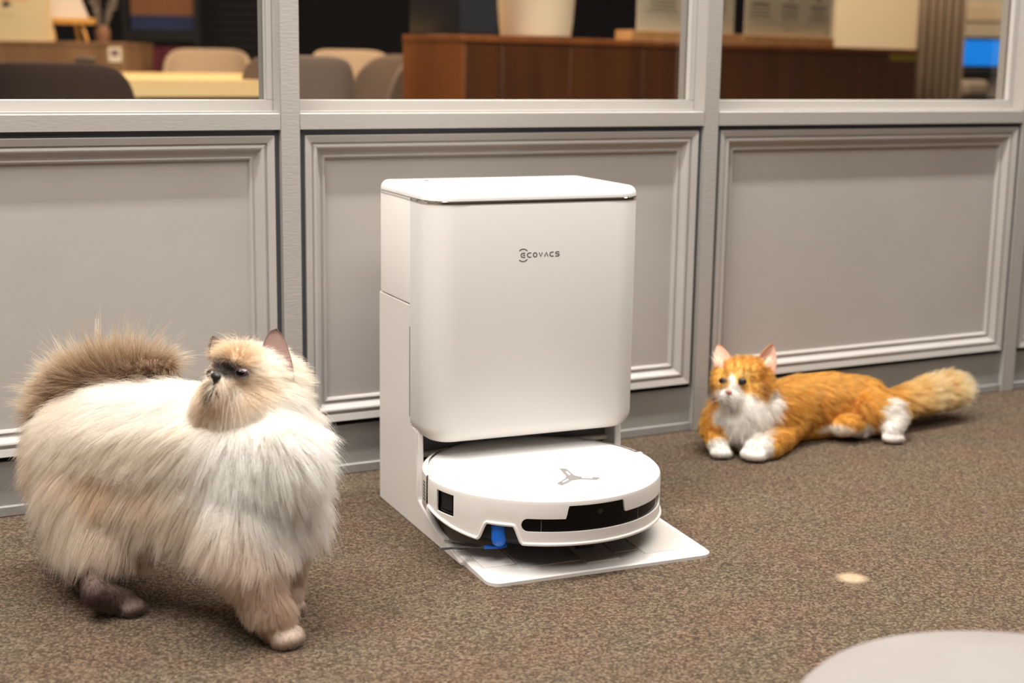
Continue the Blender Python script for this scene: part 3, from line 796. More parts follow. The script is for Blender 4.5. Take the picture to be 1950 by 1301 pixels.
# small easel with a card
e0 = ci(100, 74, .19)
ea = empty('easel', CI @ Vector((e0.x, .19, zc)), a3); tag(ea, 'small wooden table easel holding a white card beside the cream bag', 'easel')
def ei(px, py): p_ = ci(px, py, .19); return Vector((p_.x - e0.x, 0, p_.z - zc))
m_ew = mat('honey_wood', (222, 166, 84), .5)
pa, pb = ei(99, 46), ei(181, 35)
box('tray', pa.x, pb.x, -.022, .02, pa.z, pb.z, m_ew, ea, .003, 2)
for sx, tx in ((0, -.018), (1, -.018)):
    f0 = ei(106 if sx == 0 else 168, 77); f1 = ei(98 if sx == 0 else 155, 45); f0.z = .004
    up = f0 + (f1 - f0) * 4; d_ = (f1 - f0)
    bm = bmesh.new(); tube(bm, [f0 + Vector((0, -.012, 0)), f0 + d_ * 1.0 + Vector((0, .004, 0)), f0 + d_ * 4.2 + Vector((0, .085, 0))], .0078, 8); bmobj('leg', bm, m_ew, ea, True)
f0 = ei(133, 66); bm = bmesh.new(); tube(bm, [Vector((f0.x, .13, .004)), Vector((f0.x - .012, .06, .20))], .0075, 8); bmobj('leg', bm, m_ew, ea, True)
c0, c1, c2, c3 = ei(82, 35), ei(170, 35), ei(148, -8), ei(75, -8)
V = [(c0.x, -.008, c0.z), (c1.x, -.008, c1.z), (c2.x, .03, c2.z), (c3.x, .03, c3.z)]; V += [(x, y + .003, z) for x, y, z in V]
mesh('card', V, [(3, 2, 1, 0), (4, 5, 6, 7), (0, 1, 5, 4), (1, 2, 6, 5), (2, 3, 7, 6), (3, 0, 4, 7)], mat('white_card', (228, 212, 200), .7), ea)
# vase with dry stems
v0 = ci(196, 75, .34)
va = empty('vase', CI @ Vector((v0.x, .34, zc)), a3); tag(va, 'brown vase of pale dried stems right of the easel', 'vase')
bmobj('pot', lathe([(0, 0), (.028, 0), (.034, .015), (.036, .05), (.026, .075), (.024, .078), (.02, .07), (0, .02)], 24), mat('brown_clay', (140, 98, 74), .6), va, True)
rnd = random.Random(8); m_stem = mat('dried_stem', (150, 136, 124), .9)
for i in range(9):
    bm = bmesh.new(); aa = rnd.uniform(0, 2 * PI); sp = rnd.uniform(.02, .09); hh = rnd.uniform(.16, .34)
    tube(bm, [(0, 0, .03), (sp * .4 * math.cos(aa), sp * .4 * math.sin(aa), hh * .5), (sp * math.cos(aa), sp * math.sin(aa), hh)], .002, 5)
    for k in range(7):
        t = .4 + .09 * k; c_ = Vector((sp * t * math.cos(aa), sp * t * math.sin(aa), hh * t)); d_ = Vector((rnd.uniform(-1, 1), rnd.uniform(-1, 1), rnd.uniform(.2, 1))).normalized() * .022
        tube(bm, [c_, c_ + d_ * .6, c_ + d_], [.001, .005, .001], 5)
    bmobj('dried_stem', bm, m_stem, va, True)
# rack with boxes
DR = 8.2
qa, qb = at(232, 60, DR), at(380, 60, DR); a4, L4 = frame_from(qa, qb)
RI = Matrix.Translation((qa[0], qa[1], 0)) @ Matrix.Rotation(a4, 4, 'Z')
rk = empty('shelf_rack', (qa[0], qa[1], 0), a4); tag(rk, 'black shelf rack with coloured boxes behind the oak table', 'shelf')
def ri(px, py):
    n_ = np.array([-math.sin(a4), math.cos(a4), 0]); org = np.array([qa[0], qa[1], 0]); d = ray(px, py); t = ((org - CAM) @ n_) / (d @ n_)
    return RI.inverted() @ Vector(CAM + d * t)
m_rack = mat('black_metal', (12, 11, 13), .6)
for x_ in (0, L4 - .03): box('side_panel', x_, x_ + .03, 0, .4, 0, 1.6, m_rack, rk)
box('back_panel', .03, L4 - .03, .38, .4, 0, 1.6, m_rack, rk)
zA, zB, zC_ = ri(300, 57).z, ri(300, 78).z, ri(300, 137).z
for z_ in (zA, zC_, .3): box('shelf_board', .03, L4 - .03, .01, .38, z_ - .02, z_, m_rack, rk)
box('fascia', .03, L4 - .03, 0, .01, zB, zA - .004, m_rack, rk)
def crate(px0, px1, zlo, zhi, rgb, lab, grp=None):
    x0_, x1_ = max(.035, ri(px0, 60).x), min(L4 - .035, ri(px1, 60).x); w_ = x1_ - x0_
    c = empty('storage_box', RI @ Vector((x0_, .05, zlo)), a4); tag(c, lab, 'box', grp)
    m_ = mat('box_card', rgb, .7)
    box('box_body', 0, w_, 0, .28, 0, zhi - zlo - .012, m_, c, .003, 1); box('box_lid', -.001, w_ + .001, -.003, .282, zhi - zlo - .03, zhi - zlo, m_, c, .002, 1)
z1_ = ri(300, 29).z
crate(245, 370, zA, z1_, (48, 62, 112), 'flat blue box on the upper shelf of the black rack')
crate(245, 370, z1_, ri(300, -25).z, (168, 112, 72), 'orange brown box lying on the flat blue box')
crate(243, 303, zC_, zB - .03, (120, 36, 52), 'left dark red box on the lower shelf of the black rack', 'red boxes on the rack')
crate(305, 366, zC_, zB - .03, (132, 44, 58), 'right dark red box on the lower shelf of the black rack', 'red boxes on the rack')
# ------------------------------------------------------------------ cats
def sph(c, r, n=2):
    bm = bmesh.new(); bmesh.ops.create_icosphere(bm, subdivisions=n, radius=1)
    V = np.array([v.co[:] for v in bm.verts]); F = [[v.index for v in f.verts] for f in bm.faces]; bm.free()
    return V, F
_IV, _IF = sph((0, 0, 0), 1)
class Blob:
    """union of spheres and tapered limbs, fused by a voxel remesh into one continuous skin"""
    def __init__(s): s.V = []; s.F = []; s.n = 0
    def ball(s, c, r, sc=None, ax=None):
        P = _IV * r
        if sc is not None:
            A = np.array(ax) if ax is not None else np.eye(3)
            P = (P * np.array(sc)) @ A
        s.V.append(P + np.array(c)); s.F += [[i + s.n for i in f] for f in _IF]; s.n += len(P)
    def chain(s, pts):
        """pts: list of (xyz, r)"""
        for (a, ra), (b, rb) in zip(pts, pts[1:]):
            a = np.array(a); b = np.array(b); L = np.linalg.norm(b - a); n = max(2, int(L / (min(ra, rb) * .22)))
            n = min(n, 40)
            for k in range(n + 1):
                t = k / n; s.ball(a + (b - a) * t, ra + (rb - ra) * t)
    def build(s, name, voxel, smooth=8):
        me = bpy.data.meshes.new(name); me.from_pydata(np.concatenate(s.V).tolist(), [], s.F)
        o = bpy.data.objects.new(name, me); C.objects.link(o)
        r = o.modifiers.new('r', 'REMESH'); r.mode = 'VOXEL'; r.voxel_size = voxel
        sm_ = o.modifiers.new('s', 'SMOOTH'); sm_.factor = .5; sm_.iterations = smooth
        dg = bpy.context.evaluated_depsgraph_get()
        m2 = bpy.data.meshes.new_from_object(o.evaluated_get(dg)); o.modifiers.clear(); o.data = m2; m2.name = name
        bpy.data.meshes.remove(me); m2.shade_smooth()
        return o

def attr_mat(name, attr, rough=.7, spec=.2, hair=False):
    m = bpy.data.materials.new(name); m.use_nodes = True; nt = m.node_tree; b = nt.nodes['Principled BSDF']
    a = nt.nodes.new('ShaderNodeAttribute'); a.attribute_name = attr
    nt.links.new(a.outputs['Color'], b.inputs['Base Color']); b.inputs['Roughness'].default_value = rough; b.inputs['Specular IOR Level'].default_value = spec
    if hair:
        h = nt.nodes.new('ShaderNodeBsdfHairPrincipled'); h.parametrization = 'COLOR'
        gm = nt.nodes.new('ShaderNodeGamma'); gm.inputs[1].default_value = 2.0; nt.links.new(a.outputs['Color'], gm.inputs[0]); nt.links.new(gm.outputs[0], h.inputs['Color'])
        h.inputs['Roughness'].default_value = .45; h.inputs['Radial Roughness'].default_value = .7; h.inputs['Coat'].default_value = 0
        tr = nt.nodes.new('ShaderNodeBsdfTranslucent'); nt.links.new(a.outputs['Color'], tr.inputs[0])
        mx = nt.nodes.new('ShaderNodeMixShader'); mx.inputs[0].default_value = .42
        nt.links.new(b.outputs[0], mx.inputs[1]); nt.links.new(tr.outputs[0], mx.inputs[2])
        m2 = nt.nodes.new('ShaderNodeMixShader'); m2.inputs[0].default_value = .5
        nt.links.new(mx.outputs[0], m2.inputs[1]); nt.links.new(h.outputs[0], m2.inputs[2])
        nt.links.new(m2.outputs[0], nt.nodes['Material Output'].inputs[0])
    return m
m_skin = attr_mat('coat_skin', 'coat'); m_fur = attr_mat('fur_strand', 'coat', .55, .25, True)

def srgb(*c): return np.array(lin(c)[:3])
def mixc(a, b, w): return a * (1 - w[:, None]) + b * w[:, None]
def soft(d, inner=.8, outer=1.1): 
    t = np.clip((outer - d) / (outer - inner), 0, 1); return t * t * (3 - 2 * t)
def ed(P, c, rad, ax=None):
    q = P - np.array(c)
    if ax is not None: q = q @ np.array(ax).T
    return np.sqrt(((q / np.array(rad)) ** 2).sum(1))
VIEW = np.stack([RH, -FH, np.array([0, 0, 1.])])                       # axes: right, towards the viewer, up
def vnoise(P, s, seed=0):
    """cheap smooth noise in 0..1"""
    r = np.random.RandomState(seed); v = np.zeros(len(P))
    for k in range(5):
        d = r.normal(size=3); d /= np.linalg.norm(d); v += np.sin(P @ d * s * r.uniform(.6, 1.6) + r.uniform(0, 6.28))
    return .5 + .5 * np.tanh(v / 1.6)

def set_coat(me, col):
    at_ = me.attributes.new('coat', 'FLOAT_COLOR', 'POINT')
    at_.data.foreach_set('color', np.concatenate([col, np.ones((len(col), 1))], 1).astype(np.float32).ravel())

def sample(me, N, rng):
    me.calc_loop_triangles(); nt = len(me.loop_triangles)
    T = np.empty(nt * 3, np.int32); me.loop_triangles.foreach_get('vertices', T); T = T.reshape(-1, 3)
    V = np.empty(len(me.vertices) * 3, np.float32); me.vertices.foreach_get('co', V); V = V.reshape(-1, 3).astype(float)
    Nn = np.empty(len(me.vertices) * 3, np.float32); me.vertices.foreach_get('normal', Nn); Nn = Nn.reshape(-1, 3).astype(float)
    A = np.linalg.norm(np.cross(V[T[:, 1]] - V[T[:, 0]], V[T[:, 2]] - V[T[:, 0]]), axis=1)
    t = rng.choice(nt, N, p=A / A.sum()); u = rng.rand(N, 2); f = u.sum(1) > 1; u[f] = 1 - u[f]
    w = np.stack([1 - u.sum(1), u[:, 0], u[:, 1]], 1)
    P = (V[T[t]] * w[:, :, None]).sum(1); Q = (Nn[T[t]] * w[:, :, None]).sum(1); Q /= np.linalg.norm(Q, axis=1)[:, None] + 1e-9
    return P, Q

def nrm(v): return v / (np.linalg.norm(v, axis=-1, keepdims=True) + 1e-9)

def fur(name, body, N, rng, fn, K=6, clump=10, clump_amt=.55, rad=.00024, floor_z=.002, cj=.06):
    P, Q = sample(body.data, int(N), rng)
    d = fn(P, Q)      # dict: keep, length, groom (N,3), lift, sag, root, tip
    k = rng.rand(len(P)) < d['keep']
    P, Q = P[k], Q[k]; n = len(P)
    ln = d['length'][k] * rng.uniform(.7, 1.15, n); g = nrm(d['groom'][k] + rng.normal(size=(n, 3)) * .16); lift = d['lift'][k]; sag = d['sag'][k]
    root, tip = d['root'][k], d['tip'][k]
    def cap(c): return c * np.minimum(1, .94 / np.maximum(c.max(1), 1e-6))[:, None]
    root, tip = cap(root), cap(tip)
    g = g - Q * np.minimum(0, (g * Q).sum(1))[:, None] * .95          # do not comb into the skin
    pts = np.empty((n, K, 3)); cur = P - Q * .001; pts[:, 0] = cur
    for i in range(1, K):
        t = i / (K - 1)
        dr = nrm(Q * (lift * (1.25 - .75 * t))[:, None] + g * (.35 + .75 * t) + np.array([0, 0, -1.]) * (sag * t)[:, None])
        cur = cur + dr * (ln / (K - 1))[:, None]; pts[:, i] = cur
    # clumping
    M_ = max(1, n // clump); ci_ = rng.choice(n, M_, replace=False)
    kd = KDTree(M_)
    for j, q in enumerate(P[ci_]): kd.insert(q, j)
    kd.balance()
    own = np.array([kd.find(q)[1] for q in P]); cc_ = ci_[own]
    tt = np.linspace(0, 1, K)
    w = (clump_amt * tt ** 1.3)[None, :, None] * rng.uniform(.5, 1, n)[:, None, None]
    pts = pts * (1 - w) + (pts[cc_] + (pts[:, :1] - pts[cc_][:, :1]) * .25) * w
    pts += rng.normal(size=(n, 1, 3)) * .0 + np.cumsum(rng.normal(size=(n, K, 3)) * .00035, 1)
    pts[:, :, 2] = np.maximum(pts[:, :, 2], floor_z)
    hc = bpy.data.hair_curves.new(name); hc.add_curves([K] * n)
    hc.attributes['position'].data.foreach_set('vector', pts.astype(np.float32).ravel())
    ra = hc.attributes.get('radius') or hc.attributes.new('radius', 'FLOAT', 'POINT')
    ra.data.foreach_set('value', (rad * (1 - .8 * tt)[None, :] * rng.uniform(.8, 1.2, (n, 1))).astype(np.float32).ravel())
    ca_ = hc.attributes.new('coat', 'FLOAT_COLOR', 'POINT')
    jit = rng.uniform(.9, 1.07, (n, 1, 1)) * rng.uniform(1 - cj, 1 + cj * .5, M_)[own][:, None, None]
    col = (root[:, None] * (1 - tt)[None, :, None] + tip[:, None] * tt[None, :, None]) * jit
    ca_.data.foreach_set('color', np.concatenate([np.clip(col * np.minimum(1, .95 / np.maximum(col.max(2, keepdims=True), 1e-6)), 0, 1), np.ones((n, K, 1))], 2).astype(np.float32).ravel())
    hc.materials.append(m_fur)
    o = bpy.data.objects.new(name, hc); C.objects.link(o); o.parent = body; o['kind'] = 'stuff'
    return o

def ear(name, bl, br, tip, facing, mo, mi, parent, depth=.35, th=.0022, round_=.75):
    """curved shell between two base points and a tip; facing = direction the opening looks"""
    bl, br, tip = map(np.array, (bl, br, tip)); mid = (bl + br) / 2; up = tip - mid; wv = (br - bl) / 2; f = np.array(facing); f = f / np.linalg.norm(f)
    n, m = 12, 12; V = []
    for s_ in (0, 1):
        for j in range(m + 1):
            t = j / m; ww = (1 - t ** 1.6) ** round_
            for i in range(n + 1):
                u = -1 + 2 * i / n
                hollow = depth * np.linalg.norm(wv) * (1 - u * u) * (1 - .75 * t)
                V.append(mid + up * t + wv * u * ww - f * (hollow + (th if s_ else 0)) - up * .0)
    F = []; fm = []; k0 = (n + 1) * (m + 1)
    for s_ in (0, 1):
        for j in range(m):
            for i in range(n):
                a = s_ * k0 + j * (n + 1) + i; q = (a, a + 1, a + n + 2, a + n + 1); F.append(q if s_ else q[::-1]); fm.append(1 if s_ == 0 else 0)
    for j in range(m):
        for i in (0, n):
            a = j * (n + 1) + i; F.append((a, a + n + 1, a + n + 1 + k0, a + k0)); fm.append(0)
    o = mesh(name, V, F, mo, parent, True, [mo, mi], fm)
    return o
def eye(name, c, r, look, parent, iris, tilt=None, pupil_r=.55, squash=.8, mp=None, flat=1.):
    """eyeball with iris, slit pupil disc and clear cornea look; look = direction"""
    look = Vector(look).normalized(); q = look.to_track_quat('Y', 'Z').to_matrix().to_4x4()
    def part(nm, rr_, a0, a1, m, par):
        bm = bmesh.new(); prof = [(rr_ * math.sin(a0 + (a1 - a0) * k / 8), rr_ * math.cos(a0 + (a1 - a0) * k / 8)) for k in range(9)]
        cols = []
        for k in range(20):
            ang = 2 * PI * k / 20; cols.append([bm.verts.new((x * math.cos(ang), y, x * math.sin(ang))) for x, y in prof])
        for k in range(20):
            A_, B_ = cols[k], cols[(k + 1) % 20]
            for i in range(8): bm.faces.new((A_[i], A_[i + 1], B_[i + 1], B_[i]))
        bmesh.ops.remove_doubles(bm, verts=bm.verts, dist=1e-6)
        for v in bm.verts: v.co = (Matrix.Translation(Vector(c)) @ q @ Matrix.Diagonal((1.08, flat, squash, 1))) @ v.co
        return bmobj(nm, bm, m, par, True)
    e = part(name, r, 0, PI, iris[0], parent)
    part('iris', r * 1.01, 0, .95, iris[1], e); part('pupil', r * 1.025, 0, pupil_r, mp or m_black, e)
    return e
def whiskers(root_c, dirs, parent, col=(240, 236, 230), r=.0002):
    bm = bmesh.new()
    for c_, d_, L_ in zip(root_c, dirs, [1] * 99):
        c_ = Vector(c_); d_ = Vector(d_)
        tube(bm, [c_, c_ + d_ * .35 + Vector((0, 0, .002)), c_ + d_ * .7 + Vector((0, 0, -.001)), c_ + d_ + Vector((0, 0, -.008))], [r, r * .9, r * .6, r * .2], 5)
    o = bmobj('whiskers', bm, mat('whisker', col, .4), parent, True); o['kind'] = 'stuff'; return o

px1 = 1.86 / FPX                                                        # metres per pixel at the first cat
def A(x, y, D): return at(x, y, D)

# ---- cat one: cream and white longhair with grey brown points
def cat_one():
    b = Blob(); r_ = lambda p: p * px1
    ch = lambda L: b.chain([(A(x, y, D), r * D / FPX) for x, y, D, r in L])
    ch([(163, 850, 1.98, 88), (234, 848, 1.95, 106), (320, 852, 1.92, 110), (405, 850, 1.89, 106), (486, 858, 1.86, 100), (520, 868, 1.835, 76)])
    ch([(200, 905, 1.96, 98), (330, 915, 1.92, 100), (470, 925, 1.86, 86)])
    ch([(494, 800, 1.87, 78), (470, 748, 1.86, 76)])
    ch([(524, 795, 1.885, 54), (530, 880, 1.865, 60)])
    ch([(446, 806, 1.838, 44), (478, 852, 1.835, 66), (490, 900, 1.835, 72)])
    ch([(502, 776, 1.850, 56), (515, 840, 1.842, 62)])
    # head: broad skull, cheeks, short muzzle, chin
    ch([(470, 735, 1.855, 76), (500, 735, 1.875, 64)])
    ch([(448, 764, 1.83, 58), (508, 766, 1.85, 52)])
    ch([(418, 764, 1.832, 46), (412, 770, 1.84, 42)])
    b.ball(A(452, 706, 1.825), r_(48))
    b.ball(A(421, 737, 1.795), r_(22)); b.ball(A(405, 741, 1.803), r_(18)); b.ball(A(412, 758, 1.803), r_(17)); b.ball(A(417, 716, 1.800), r_(17))
    # near foreleg
    pw = on_z(524, 1200, .017)
    ch([(475, 935, 1.84, 66), (460, 1010, 1.818, 54), (484, 1090, 1.805, 45), (508, 1150, 1.80, 37)])
    b.chain([(A(508, 1150, 1.80), 37 * px1), (pw + np.array([0, .004, .024]), .023), (pw + np.array([0, 0, .008]), .0235)])
    fw_ = nrm(on_z(575, 1206, .01) - on_z(500, 1190, .01))               # direction of the paw
    sd_ = np.array([-fw_[1], fw_[0], 0])
    for k, s in enumerate((-1.35, -.45, .45, 1.35)):
        b.ball(pw + fw_ * (.025 if abs(s) < 1 else .018) + sd_ * s * .0112 + np.array([0, 0, -.005]), .0112, (1.35, 1, .95), (fw_, sd_, (0, 0, 1)))
    # far foreleg
    ch([(528, 950, 1.89, 56), (538, 1040, 1.905, 40), (543, 1105, 1.915, 31)])
    pf_ = on_z(546, 1150, .015); b.chain([(A(543, 1105, 1.915), 31 * px1), (pf_ + np.array([0, 0, .012]), .019), (pf_, .0175)])
    for s in (-1, 0, 1): b.ball(pf_ + fw_ * .014 + sd_ * s * .010 + np.array([0, 0, -.003]), .0092)
    # near hind leg
    ch([(205, 940, 1.945, 82), (228, 1020, 1.915, 50), (190, 1070, 1.925, 36)])
    hk = on_z(180, 1126, .040); hp = on_z(236, 1146, .016)
    b.chain([(A(190, 1070, 1.925), 36 * px1), (hk, .0175), (hp + np.array([0, 0, .002]), .0175)])
    hd = nrm(on_z(270, 1146, .01) - on_z(170, 1128, .01)); hs = np.array([-hd[1], hd[0], 0])
    for k, s in enumerate((-1.35, -.45, .45, 1.35)):
        b.ball(hp + hd * (.019 if abs(s) < 1 else .013) + hs * s * .0088 + np.array([0, 0, -.005]), .0088, (1.3, 1, .95), (hd, hs, (0, 0, 1)))
    # far hind leg
    hp2 = on_z(165, 1108, .016)
    ch([(190, 940, 2.04, 70), (215, 1010, 2.05, 46), (160, 1060, 2.06, 28)])
    b.chain([(A(160, 1060, 2.06), 28 * px1), (hp2 + np.array([-.01, 0, .02]), .016), (hp2, .016)])
    # tail plume
    tl = [(120, 810, 2.0, 30), (88, 772, 2.01, 24), (112, 735, 2.01, 24), (180, 712, 1.99, 24), (255, 702, 1.965, 20), (320, 694, 1.945, 13)]
    ch(tl)
    o = b.build('longhair_cat', .0032, 16)
    tag(o, 'fluffy cream and white longhair cat standing with head turned up and left', 'cat')
    o.data.materials.append(m_skin)
    TL = np.array([A(x, y, D) for x, y, D, r in tl])

    # colours of the coat
    cream = srgb(252, 241, 226); white = srgb(254, 250, 243); tan = srgb(222, 190, 154); leg = srgb(214, 192, 174); grey = srgb(140, 120, 110)
    tailc = srgb(164, 138, 114); taild = srgb(116, 92, 72); tailt = srgb(236, 216, 192); dark = srgb(52, 42, 40); face = srgb(240, 220, 196)
    HC = A(470, 735, 1.855)
    def tail_d(P):
        return np.min(np.stack([np.linalg.norm(P - (TL[i] + (TL[i + 1] - TL[i]) * t), axis=1) for i in range(1, len(TL) - 1) for t in (0, .25, .5, .75, 1)], 1), 1)
    def coat(P):
        n1 = vnoise(P, 60, 1); n2 = vnoise(P, 130, 2)
        c = np.tile(cream, (len(P), 1))
        c = mixc(c, white, soft(ed(P, A(545, 890, 1.83), (.115, .12, .10), VIEW), .6, 1.2))
        c = mixc(c, white, soft(ed(P, A(300, 745, 1.90), (.14, .12, .035), VIEW), .5, 1.3) * .8)  # strong top light on the back, put into the coat colour
        c = mixc(c, tan, soft(ed(P, A(205, 905, 1.88), (.095, .12, .028), VIEW), .3, 1.25) * .62 * (.45 + .55 * n1))
        c = mixc(c, tan, soft(ed(P, A(330, 935, 1.84), (.060, .1, .022), VIEW), .3, 1.25) * .5 * n1)
        c = mixc(c, tan, soft(ed(P, A(425, 985, 1.79), (.035, .1, .030), VIEW), .3, 1.25) * .5 * n1)
        c = mixc(c, tan, soft(ed(P, A(70, 880, 1.95), (.022, .12, .06), VIEW), .3, 1.25) * .45)
        z = P[:, 2]
        c = mixc(c, leg, np.clip((.155 - z) / .06, 0, 1) * .95)
        c = mixc(c, leg, soft(ed(P, A(455, 1035, 1.80), (.045, .09, .045), VIEW), .3, 1.3) * .5 * (.5 + .5 * n2))
        hind = soft(ed(P, on_z(202, 1132, .022), (.064, .10, .066), VIEW), .8, 1.05) * (z < .088)
        c = mixc(c, srgb(98, 80, 72), hind)
        c = mixc(c, grey, np.clip((.030 - z) / .012, 0, 1) * .6 * (.6 + .4 * n2))
        # tail
        td = tail_d(P); w = soft(td, .030, .055)
        c = mixc(c, tailc, w)
        # head
        c = mixc(c, face, soft(ed(P, A(425, 752, 1.80), (.052, .045, .036), VIEW), .5, 1.2) * .85)
        c = mixc(c, face, soft(ed(P, A(485, 742, 1.81), (.030, .04, .020), VIEW), .4, 1.3) * .75)
        c = mixc(c, srgb(202, 168, 132), soft(ed(P, A(447, 682, 1.80), (.030, .05, .020), VIEW), .3, 1.3) * .8)
        c = mixc(c, srgb(190, 162, 136), soft(ed(P, A(385, 785, 1.81), (.02, .05, .014), VIEW), .3, 1.3) * .6)
        c = mixc(c, dark, soft(ed(P, A(428, 700, 1.795), (.020, .03, .0105), VIEW), .4, 1.35) * .92)
        c = mixc(c, dark, soft(ed(P, A(445, 712, 1.79), (.019, .03, .0075), VIEW), .6, 1.4) * .75)
        c = mixc(c, dark, soft(ed(P, A(403, 743, 1.79), (.0055, .03, .013), VIEW), .4, 1.4) * .85)
        c = mixc(c, srgb(238, 222, 204), soft(ed(P, A(436, 748, 1.785), (.015, .025, .011), VIEW), .4, 1.2) * .9)
        return c
    me = o.data; V = np.empty(len(me.vertices) * 3, np.float32); me.vertices.foreach_get('co', V); V = V.reshape(-1, 3).astype(float)
    set_coat(me, coat(V) * .93)
    nose_c = A(413, 718, 1.785); TB = A(120, 800, 2.0)
    def fn(P, Q):
        n = len(P); z = P[:, 2]
        back = -RH * .75 + FH * .28                                      # along the body towards the tail
        g = np.tile(back, (n, 1)) + np.array([0, 0, -1.0])
        L = np.full(n, .050) * rng.uniform(.6, 1.15, n); lift = np.full(n, .50); sag = np.full(n, .35); keep = np.ones(n)
        # chest ruff hangs down and forward
        wc = soft(ed(P, A(545, 880, 1.84), (.10, .12, .11), VIEW), .7, 1.2)
        g = g * (1 - wc[:, None]) + (np.array([0, 0, -1.]) + RH * .22 - FH * .1) * wc[:, None]
        L += wc * .006; lift = lift + wc * .30; sag = sag * (1 - .5 * wc)
        # belly and flank fringe
        wb_ = np.clip((.20 - z) / .05, 0, 1) * np.clip((z - .115) / .03, 0, 1)
        L += wb_ * .020; sag += wb_ * .8
        wr_ = soft(ed(P, A(200, 1010, 1.90), (.075, .12, .045), VIEW), .7, 1.2); L += wr_ * .036; wk = soft(ed(P, A(505, 785, 1.83), (.045, .06, .035), VIEW), .6, 1.2); L -= wk * .012; sag += wr_ * .6; lift = lift * (1 - .3 * wr_)
        # legs
        wl = np.clip((.125 - z) / .05, 0, 1); g = g * (1 - wl[:, None]) + np.array([0, 0, -1.]) * wl[:, None]
        L = L * (1 - wl) + .026 * wl; lift = lift * (1 - wl) + .34 * wl
        wp = np.clip((.05 - z) / .03, 0, 1); L = L * (1 - wp) + .0065 * wp; lift = lift * (1 - wp) + .18 * wp
        wq = soft(ed(P, on_z(198, 1132, .03), (.062, .10, .060), VIEW), .75, 1.05) * (z < .085); L = L * (1 - wq) + .008 * wq; lift = lift * (1 - wq) + .16 * wq
        # head: from the nose outwards
        hd_ = np.linalg.norm(P - nose_c, axis=1); wh = soft(ed(P, HC, (.068, .07, .055), VIEW), .9, 1.25)
        gh = nrm(P - nose_c) + np.array([0, 0, -.25])
        g = g * (1 - wh[:, None]) + gh * wh[:, None]
        Lh = np.clip(.0022 + (hd_ - .016) * .34, .0022, .042); L = L * (1 - wh) + Lh * wh; lift = lift * (1 - wh) + .26 * wh; sag = sag * (1 - wh) + .1 * wh
        # tail plume
        td = tail_d(P); wt = soft(td, .030, .050) * (P @ RH < (A(340, 700, 1.95) @ RH)) * (z > A(60, 800, 2.0)[2] - .02)
        j = np.clip(((P - TL[1]) @ RH) / ((TL[-1] - TL[1]) @ RH), 0, 1)
        gt = RH[None] * (-.75 + 1.5 * j)[:, None] + np.array([0, 0, 1.])[None] * (-.35 + 1.1 * np.sin(np.clip(j, 0, 1) * PI))[:, None] + Q * .55
        low = np.clip(-Q[:, 2], 0, 1)
        gt = gt * (1 - low[:, None]) + (np.array([0, 0, -.4]) - RH * .9) * low[:, None]
        g = g * (1 - wt[:, None]) + gt * wt[:, None]
        L = L * (1 - wt) + (.034 + .016 * np.sin(j * PI)) * wt * np.where(rng.rand(n) < .07, rng.uniform(1.4, 2.3, n), rng.uniform(.6, 1.1, n)); lift = lift * (1 - wt) + .5 * wt; sag = sag * (1 - wt)
        c = coat(P); root = c * .99; tip = c * 1.05
        root = mixc(root, taild, wt); tip = mixc(tip, tailt, wt * np.clip(.35 + .65 * Q[:, 2] + .2 * rng.normal(size=n), 0, 1))
        # leave the eyes, nose and mouth free
        for e in (A(458, 712, 1.79), A(403, 712, 1.80)): keep *= (np.linalg.norm(P - e, axis=1) > .0085)
        keep *= (np.linalg.norm(P - nose_c, axis=1) > .0075)
        return dict(keep=keep, length=L, groom=g, lift=lift, sag=sag, root=root, tip=tip)
    rng = np.random.RandomState(5)
    fur('fur', o, 190000, rng, fn, K=7, clump=18, clump_amt=.68, rad=.00024)
    # face
    m_nose = mat('cat_nose_dark', (34, 28, 30), .45); m_lid = mat('dark_eye_rim', (28, 22, 22), .4)
    m_iris = mat('mauve_iris', (70, 48, 52), .12, coat=1.); m_scl = mat('eye_grey', (92, 74, 78), .2, coat=1.)
    FD = nrm(-RH * math.sin(.62) - FH * math.cos(.62) + np.array([0, 0, .25]))
    e1 = A(457, 712, 1.7905); 
    eye('eye', e1 - FD * .0035, .0092, nrm(FD + RH * .45 + np.array([0, 0, .12]) * 1), o, (m_scl, m_iris))
    eye('eye', A(403, 713, 1.806) - FD * .004, .0095, nrm(FD - RH * .5), o, (m_scl, m_iris))
    b2 = Blob(); nc = A(411, 717, 1.783)
    SD = nrm(np.cross(FD, [0, 0, 1.])); UP = np.cross(SD, FD)
    b2.ball(nc, .0072, (1.15, .7, .72), (SD, FD, UP)); b2.ball(nc + UP * -.004, .0045, (.8, .7, 1), (SD, FD, UP))
    no = b2.build('nose', .0008, 3); no.parent = o; no.data.materials.append(m_nose)
    m0 = nc - UP * .006
    tubeobj('mouth', [m0, m0 - UP * .008 + FD * .0015, m0 - UP * .014 - SD * .004 - FD * .001, m0 - UP * .020 - SD * .006 - FD * .005], [.0012, .0014, .0016, .0008], m_nose, o, 8)
    wr = [A(430 + 4 * i, 742 + 6 * (i % 3), 1.783) for i in range(8)]
    wd_ = [(RH * (.010 + .004 * (i % 4)) * (1 if i % 2 else -.4) - np.array([0, 0, .050 + .004 * i]) - FH * .018) for i in range(8)]
    whiskers(wr, wd_, o)
    # ears
    m_eo = mat('brown_ear_back', (96, 78, 70), .9, spec=.1); m_ei = mat('ear_inside', (150, 122, 114), .8, spec=.1)
    ear('ear', A(492, 700, 1.842), A(560, 726, 1.852), A(526, 626, 1.862), nrm(-RH * .25 - FH * 1. + np.array([0, 0, .1])), m_eo, m_ei, o, .4, .0022, .62)
